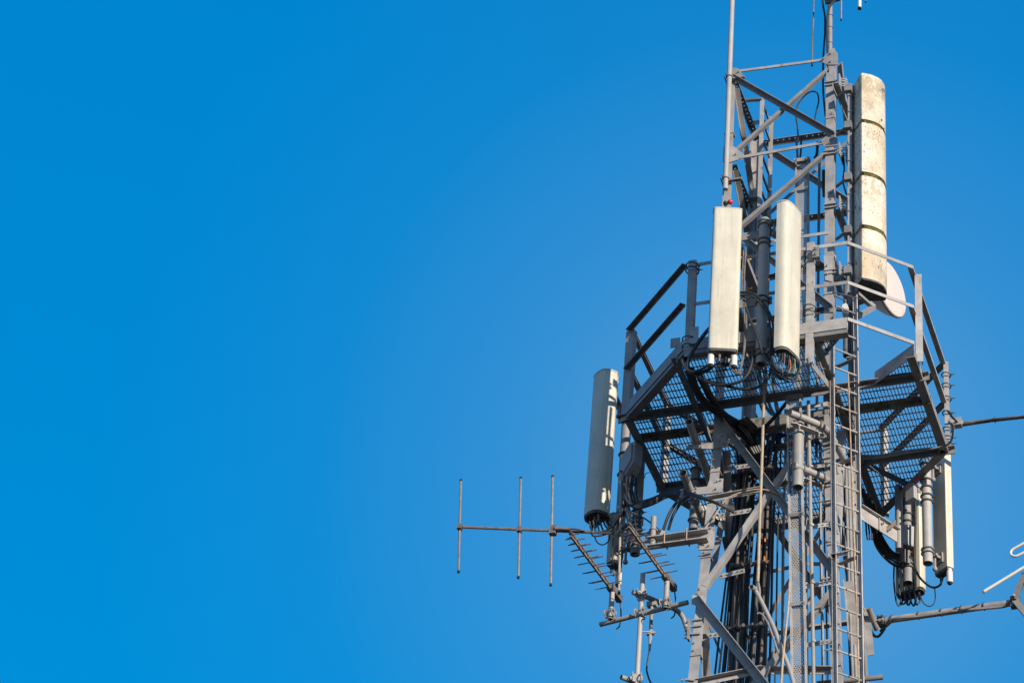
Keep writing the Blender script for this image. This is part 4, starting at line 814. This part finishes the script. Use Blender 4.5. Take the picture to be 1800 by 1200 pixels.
# knot of thin jumpers under the right front panel
for i in range(9):
    x0 = 1371+i*4.2; y0 = 616+i*2.4; j = lambda s: random.uniform(-s, s)
    cable(yc(((x0, y0), (x0+j(3), y0+15), (x0-6+j(5), y0+30+j(4)), (1385+j(12), 664+j(8)), (1370+j(6), 660+j(6)), (1362+j(5), 645+j(6)), (1357+j(2), 626)), -1.92-.015*(i % 5)), random.choice((.007, .009, .011)), 'thin dark jumper in the tangle under the right front panel', 'tangled jumpers under the right front panel', ('cable', 'cable', 'rodd', 'cable')[i % 4])
cable(yc(((1405, 640), (1402, 660), (1392, 676), (1378, 681), (1368, 678), (1362, 668)), -1.9), .006, 'thin dark wire drooping lowest under the right front panel', G1)
cable(yc(((1389, 632), (1390, 645), (1386, 655)), -2.05), .004, 'short orange wire among the jumpers of the right front panel', None, 'orange')
cable(yc(((1397, 634), (1398, 646), (1395, 656)), -2.05), .004, 'short green wire among the jumpers of the right front panel', None, 'green')
# bundle along the left floor beam
for i in range(4):
    o = i*3.2
    cable([P(1207+o, 652-o*.5, z=-.15), P(1215+o, 676, z=-.16), P(1228+o, 700, z=-.17), P(1246+o, 718-o*.3, z=-.18), P(1272+o, 736-o*.5, z=-.25), P(1298+o, 758-o, y=-.32), P(1321+o, 790-o, y=-.2), P(1336+o, 820, y=-.1), P(1340+o*.6, 850, y=0), P(1336+o, 880, y=.02)], .019, 'thick black cable bending from the left floor beam into the tower', 'cables bending from the floor beam into the tower')
cable([P(1383, 707, z=-.1), P(1368, 725, y=-.45), P(1350, 745, y=-.4), P(1322, 770, y=-.25), P(1305, 800, y=-.1), P(1300, 850, y=.0)], .022, 'black cable crossing from the centre of the platform down to the left', None)
cable([P(1320, 745, y=.1), P(1350, 756, y=.1), P(1390, 768, y=.1), P(1440, 778, y=.1)], .020, 'black cable running level behind the perforated tray under the platform', None)
# left cluster under the platform corner
G2 = 'black cables curving from the left antennas to the tower'
for i in range(5):
    o = i*2.6
    cable([P(1098+i*5, 838+i*2, x=-1.62), P(1097+i*3, 862, x=-1.6), P(1103+i*3, 882+o*.3, x=-1.55), P(1120+i, 892-o, x=-1.45), P(1145, 886-o, x=-1.3), P(1172, 873-o*.8, x=-1.15), P(1200, 868-o*.5, x=-.95), P(1224, 873-o*.4, x=-.75), P(1260, 884, x=-.5), P(1290, 900-o, x=-.35)], .017 if i < 4 else .010, 'black cable in the thick bundle curving from the left corner to the tower', G2)
for i in range(2):
    cable([P(1166+9*i, 931, x=-1.1), P(1174+8*i, 908, x=-1.05), P(1184+8*i, 890, x=-1.0), P(1196+6*i, 877, x=-.95), P(1212+4*i, 871, x=-.85)], .017, 'left of two black cables rising steeply left of the tower leg' if i == 0 else 'right of two black cables rising steeply left of the tower leg', G2)
    
for i in range(6):
    x0 = 1036+i*6; y0 = 916-i*1.5; j = lambda s: random.uniform(-s, s)
    cable([P(x0, y0, x=-1.95), P(x0+3, y0+12, x=-1.93), P(x0+10+j(3), y0+22+j(4), x=-1.85), P(1072+j(5), 932+j(5), x=-1.75), P(1088+j(4), 918+j(6), x=-1.66), P(1097+j(3), 890+j(6), x=-1.6), P(1104+j(3), 850, x=-1.6)], .010, 'thin black jumper under the far left panel antenna', 'jumpers under the far left panel')
for i in range(5):
    x0 = 1098+i*5; j = lambda s: random.uniform(-s, s)
    cable([P(x0, 835+i, x=-1.6), P(x0-2+j(3), 860, x=-1.6), P(x0+j(5), 885, x=-1.58), P(x0+6+j(6), 905, x=-1.5), P(x0+2+j(6), 935, x=-1.45), P(1098+j(8), 962, x=-1.5)], .011, 'black cable dropping from the grey box under the left platform corner', 'cables below the left grey box')
cable([P(1078, 945, x=-1.8), P(1076, 975, x=-1.8), P(1079, 998, x=-1.8), P(1085, 1003, x=-1.8), P(1091, 995, x=-1.75), P(1095, 975, x=-1.7)], .006, 'thin black loop hanging below the hidden left panel', None)
cable([P(1045, 942, x=-1.9), P(1050, 953, x=-1.9), P(1060, 957, x=-1.9), P(1070, 950, x=-1.9), P(1072, 940, x=-1.9)], .007, 'thin black wire loop under the far left panel beside the comb antenna', None)
cable([P(1110, 900, x=-1.5), P(1130, 909, x=-1.4), P(1146, 920, x=-1.3), P(1160, 933, x=-1.2)], .008, 'thin black wire slanting down to the horizontal side arm', None)
cable([P(1133, 840, x=-1.5), P(1135, 832, x=-1.5), P(1141, 830, x=-1.5), P(1146, 828, x=-1.5)], .005, 'thin green earth wire under the left platform corner', None, 'green')
# right cluster
G3 = 'black cables hanging from the platform to the lowest right panel'
for i in range(5):
    o = i*4
    cable([P(1512+o*1.5, 850+o*2, y=.9), P(1522+o, 890, y=1.0), P(1533+o*.8, 930, y=1.2), P(1540+o, 958-o*.3, y=1.3), P(1556+o, 980-o*.5, y=1.4), P(1576+o*1.5, 994-o, y=1.42), P(1592+o, 990-o*1.4, y=1.42), P(1604, 976-o*.5, y=1.45)], .016 if i % 2 == 0 else .012, 'black cable sagging from behind the ladder to the lowest right panel', G3)
for i in range(5):
    x0 = 1573+i*8.5; j = lambda s: random.uniform(-s, s)
    cable([P(1572+i*5, 990+j(4), y=1.45), P(x0-2, 1015, y=1.5), P(x0, 1040, y=1.55), P(x0+3, 1058+j(4), y=1.58), P(x0+8, 1062+j(3), y=1.6), P(x0+11, 1052, y=1.62), P(x0+9, 1040, y=1.65)], .010, 'black cable looped under the lowest right panel', 'looped cables under the lowest right panel')
cable(yc(((1609, 860), (1609, 920), (1608, 985), (1613, 1008), (1624, 1022), (1637, 1031), (1647, 1031), (1654, 1025), (1658, 1010)), 1.3), .013, 'black cable dropping past the sunlit right pipe to the corner panel', None)
cable(yc(((1619, 1050), (1624, 1060), (1633, 1065), (1641, 1061), (1644, 1050), (1643, 1034)), 1.3), .006, 'thin wire loop between the two right panels', None)
for i in range(3):
    cable(pxpath(((1512, 800+i*3), (1545, 800+i*2), (1580, 794+i*2), (1620, 789+i), (1650, 786), (1667, 780), (1674, 768), (1675, 752-i*3), (1668, 740)), z=-.10-.02*i), .012, 'cable strapped along the beam to the right platform corner', 'cables strapped along the right floor beam', 'steeld' if i else 'rru')
for i in range(3):
    x0 = 1522+i*4
    cable(yc(((x0-4, 905), (x0, 920), (x0+1+i, 935), (x0+3, 948)), 1.0), .010, 'short dark cable hanging just right of the ladder', 'short cables right of the ladder')
for i in range(3):
    cable(yc(((1545+i*4, 912), (1550+i*3, 922+i), (1556, 930-i*2), (1566, 927-i*2), (1574, 920-i*3)), 1.1), .012, 'grey looped cable under the outrigger beam', 'grey loops under the outrigger beam', 'rod')
# pale cords
o = cable([P(1345, 668, y=-1.0), P(1342, 720, y=-.95), P(1340, 790, y=-.9), P(1337.5, 860, y=-.88), P(1335, 930, y=-.87), P(1333, 1000, y=-.86), P(1332, 1022, y=-.85)], .0155, 'thick pale ribbed hose hanging down the middle of the tower', None, 'tan', 'hose')
T_ = thing('drop_pipe', P(1332, 1030, y=-.85), 'slanting grey tube continuing below the pale ribbed hose', 'pipe')
k = MB(); k.path(pxpath(((1326, 1034), (1333, 1046), (1345, 1070), (1360, 1102), (1374, 1140), (1386, 1170), (1396, 1205), (1410, 1260)), y=-.84), .022, 12); k.build('tube', 'pipe', T_)
k = MB(); k.tube(P(1320.5, 1031, y=-.92), P(1329, 1036, y=-.82), .028, 12, hollow=True); k.path(pxpath(((1332, 1020), (1335, 1035), (1336, 1052), (1342, 1062)), y=-.84), .012, 8); k.path(pxpath(((1331, 1078), (1336, 1077), (1343, 1083), (1352, 1100), (1366, 1140), (1376, 1168)), y=-.86), .010, 8); k.build('branch', 'steel', T_)
cable(yc(((1388, 1022), (1386, 1060), (1381, 1110), (1376, 1160), (1373, 1205), (1366, 1300)), -.9), .012, 'pale frayed rope hanging beside the lower perforated tray', None, 'tan', 'rope')
cable([Fr(1238, 930, .06), Fr(1258, 903, .06), Fr(1276, 878, .06), Fr(1300, 866, .06), Fr(1330, 860, .06), Fr(1352, 862, .05), Fr(1368, 868, .05), Fr(1380, 864, .05)], .009, 'thin pale cord tied along the front brace of the lower tower', None, 'tan', 'cord')
for y_ in (872, 864):
    pass
for i, (xt, xb) in enumerate(((1487, 1497), (1492, 1503), (1498, 1509), (1484, 1493))):
    cable([P(xt, 820, y=-.3+.1*i), P((xt*2+xb)/3, 950, y=-.3+.1*i), P((xt+xb*2)/3+1, 1080, y=-.3+.1*i), P(xb+3, 1210, y=-.3+.1*i), P(xb+8, 1330, y=-.3+.1*i)], (.014, .020, .012, .012)[i], 'grey upright cable seen between the ladder rails', 'grey cables behind the ladder', ('steeld', 'pipe', 'steel', 'cable')[i])
c = P(1502, 780, y=.2); mpipe('upright grey tube with clamps seen through the upper part of the ladder', V((c.x, .2, 0)), zz(1508, 935, .2), zz(1500, 716, .2), .032, False, [zz(1503, y, .2) for y in (780, 850, 890)], 'vertical pipes under the platform')
# wires of the tower top
cable(yc(((1403, 250), (1402, 225), (1399, 205), (1400, 190), (1408, 176), (1420, 164), (1430, 161), (1437, 165), (1439, 178), (1435, 195), (1431, 216)), -.5), .009, 'thin black wire making a hoop inside the tower top', None)
cable(yc(((1445, -5), (1447, 12), (1450, 30), (1450, 60), (1448, 85), (1447, 110), (1447, 160), (1450, 195), (1452, 215), (1449, 228)), -.5), .012, 'black cable hanging free left of the right top pole', None)
cable(yc(((1399, 245), (1401, 262), (1402, 280)), -.1), .014, 'upper thin cable entering the tray in the upper tower', None, 'steeld')
cable(yc(((1408, 240), (1408, 262), (1406, 282)), -.1), .012, 'dark thin cable entering the tray in the upper tower', None)
cable(yc(((1448, 300), (1448, 320), (1449, 345)), -.45), .022, 'short black cable end beside the right upper leg', None)
cable(yc(((1437, 250), (1436, 270), (1432, 278)), -.3), .018, 'short black connector cable under the second top bar', None)
cable([P(1482, 270, y=-.5), P(1484, 295, y=-.5), P(1482, 320, y=-.5), P(1488, 342, y=-.5)], .010, 'thin black wire between the right leg and the cylindrical antenna', None)
p = P(1069, 774, x=-1.98)+V((.02, -.10, 0)); k = MB(); k.box(p, Xv*.016, Yv*.012, Zv*.010)
tag(k.build('orange_tag', 'orange'), 'tiny orange tag on the far left panel antenna', 'tag')
for x, y, pl, lb in ((1316, 456, dict(y=-1.2), 'tiny yellow cable tag beside the left front panel, upper of two'), (1318, 507, dict(y=-1.2), 'tiny yellow cable tag beside the left front panel, lower of two'), (1228, 682, dict(y=-1.0), 'tiny yellow tag on the cables beneath the left floor beam')):
    p = P(x, y, **pl); k = MB(); k.tube(p-Xv*.02, p+Xv*.015, .012, 8); k.ball(p+Xv*.015, .014); tag(k.build('cable_tag', 'yellow'), lb, 'tag')
for x, y in ((1345, 948), (1344, 982)):
    p = P(x, y, y=-.13); k = MB(); k.box(p, Xv*.006, Yv*.01, Zv*.03); tag(k.build('cable_tag', 'orange'), 'orange mark on the upright feeder cables right of the pale hose', 'tag', 'orange cable marks')
for i, (xa, xb, yy, rr, mm) in enumerate(((1366, 1352, .2, .014, 'cablg'), (1373, 1362, .25, .010, 'cable'), (1381, 1374, .1, .016, 'steeld'), (1416, 1419, -.2, .013, 'steel'), (1440, 1447, .3, .016, 'steeld'), (1446, 1455, .2, .010, 'cable'))):
    cable([P(xa, 720, y=yy), P(xa*.8+xb*.2+1, 820, y=yy), P(xa*.55+xb*.45-1, 940, y=yy), P(xa*.25+xb*.75, 1080, y=yy), P(xb, 1205, y=yy), P(xb*1.3-xa*.3, 1340, y=yy)], rr, 'thin upright line between the central cable bundle and the right tower leg', 'thin upright lines inside the tower', mm)
for a, b_, wd in (((1352, 842), (1450, 828), .05), ((1345, 905), (1455, 893), .04), ((1300, 1045), (1345, 1039), .035)):
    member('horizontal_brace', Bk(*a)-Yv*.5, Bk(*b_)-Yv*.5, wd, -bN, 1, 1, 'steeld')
for (x, y) in ((1447, 780), (1449, 846), (1450, 885), (1452, 918)):
    m = MB(); p = Fr(x+7, y, .02); m.bar(p-Xv*.07+Yv*.0, p+Xv*.06, .03, .02, fN); m.bolt(p-Xv*.05, fN, .012, .02); m.bolt(p+Xv*.04, fN, .012, .02); m.build('strap_clamp', 'steeld', T)
a, b_ = P(1436, 1201, y=-.5), P(1552, 1189, y=-.42); T_ = thing('cross_pipe', b_, 'round grey pipe end sticking out behind the ladder at the bottom edge', 'pipe')
k = MB(); k.tube(a, b_, .028, 16, hollow=True); k.build('tube', 'steeld', T_); k = MB(); k.ring(a.lerp(b_, .35), b_-a, .036, .008, 16); k.build('pipe_clamp', 'bolt', T_)
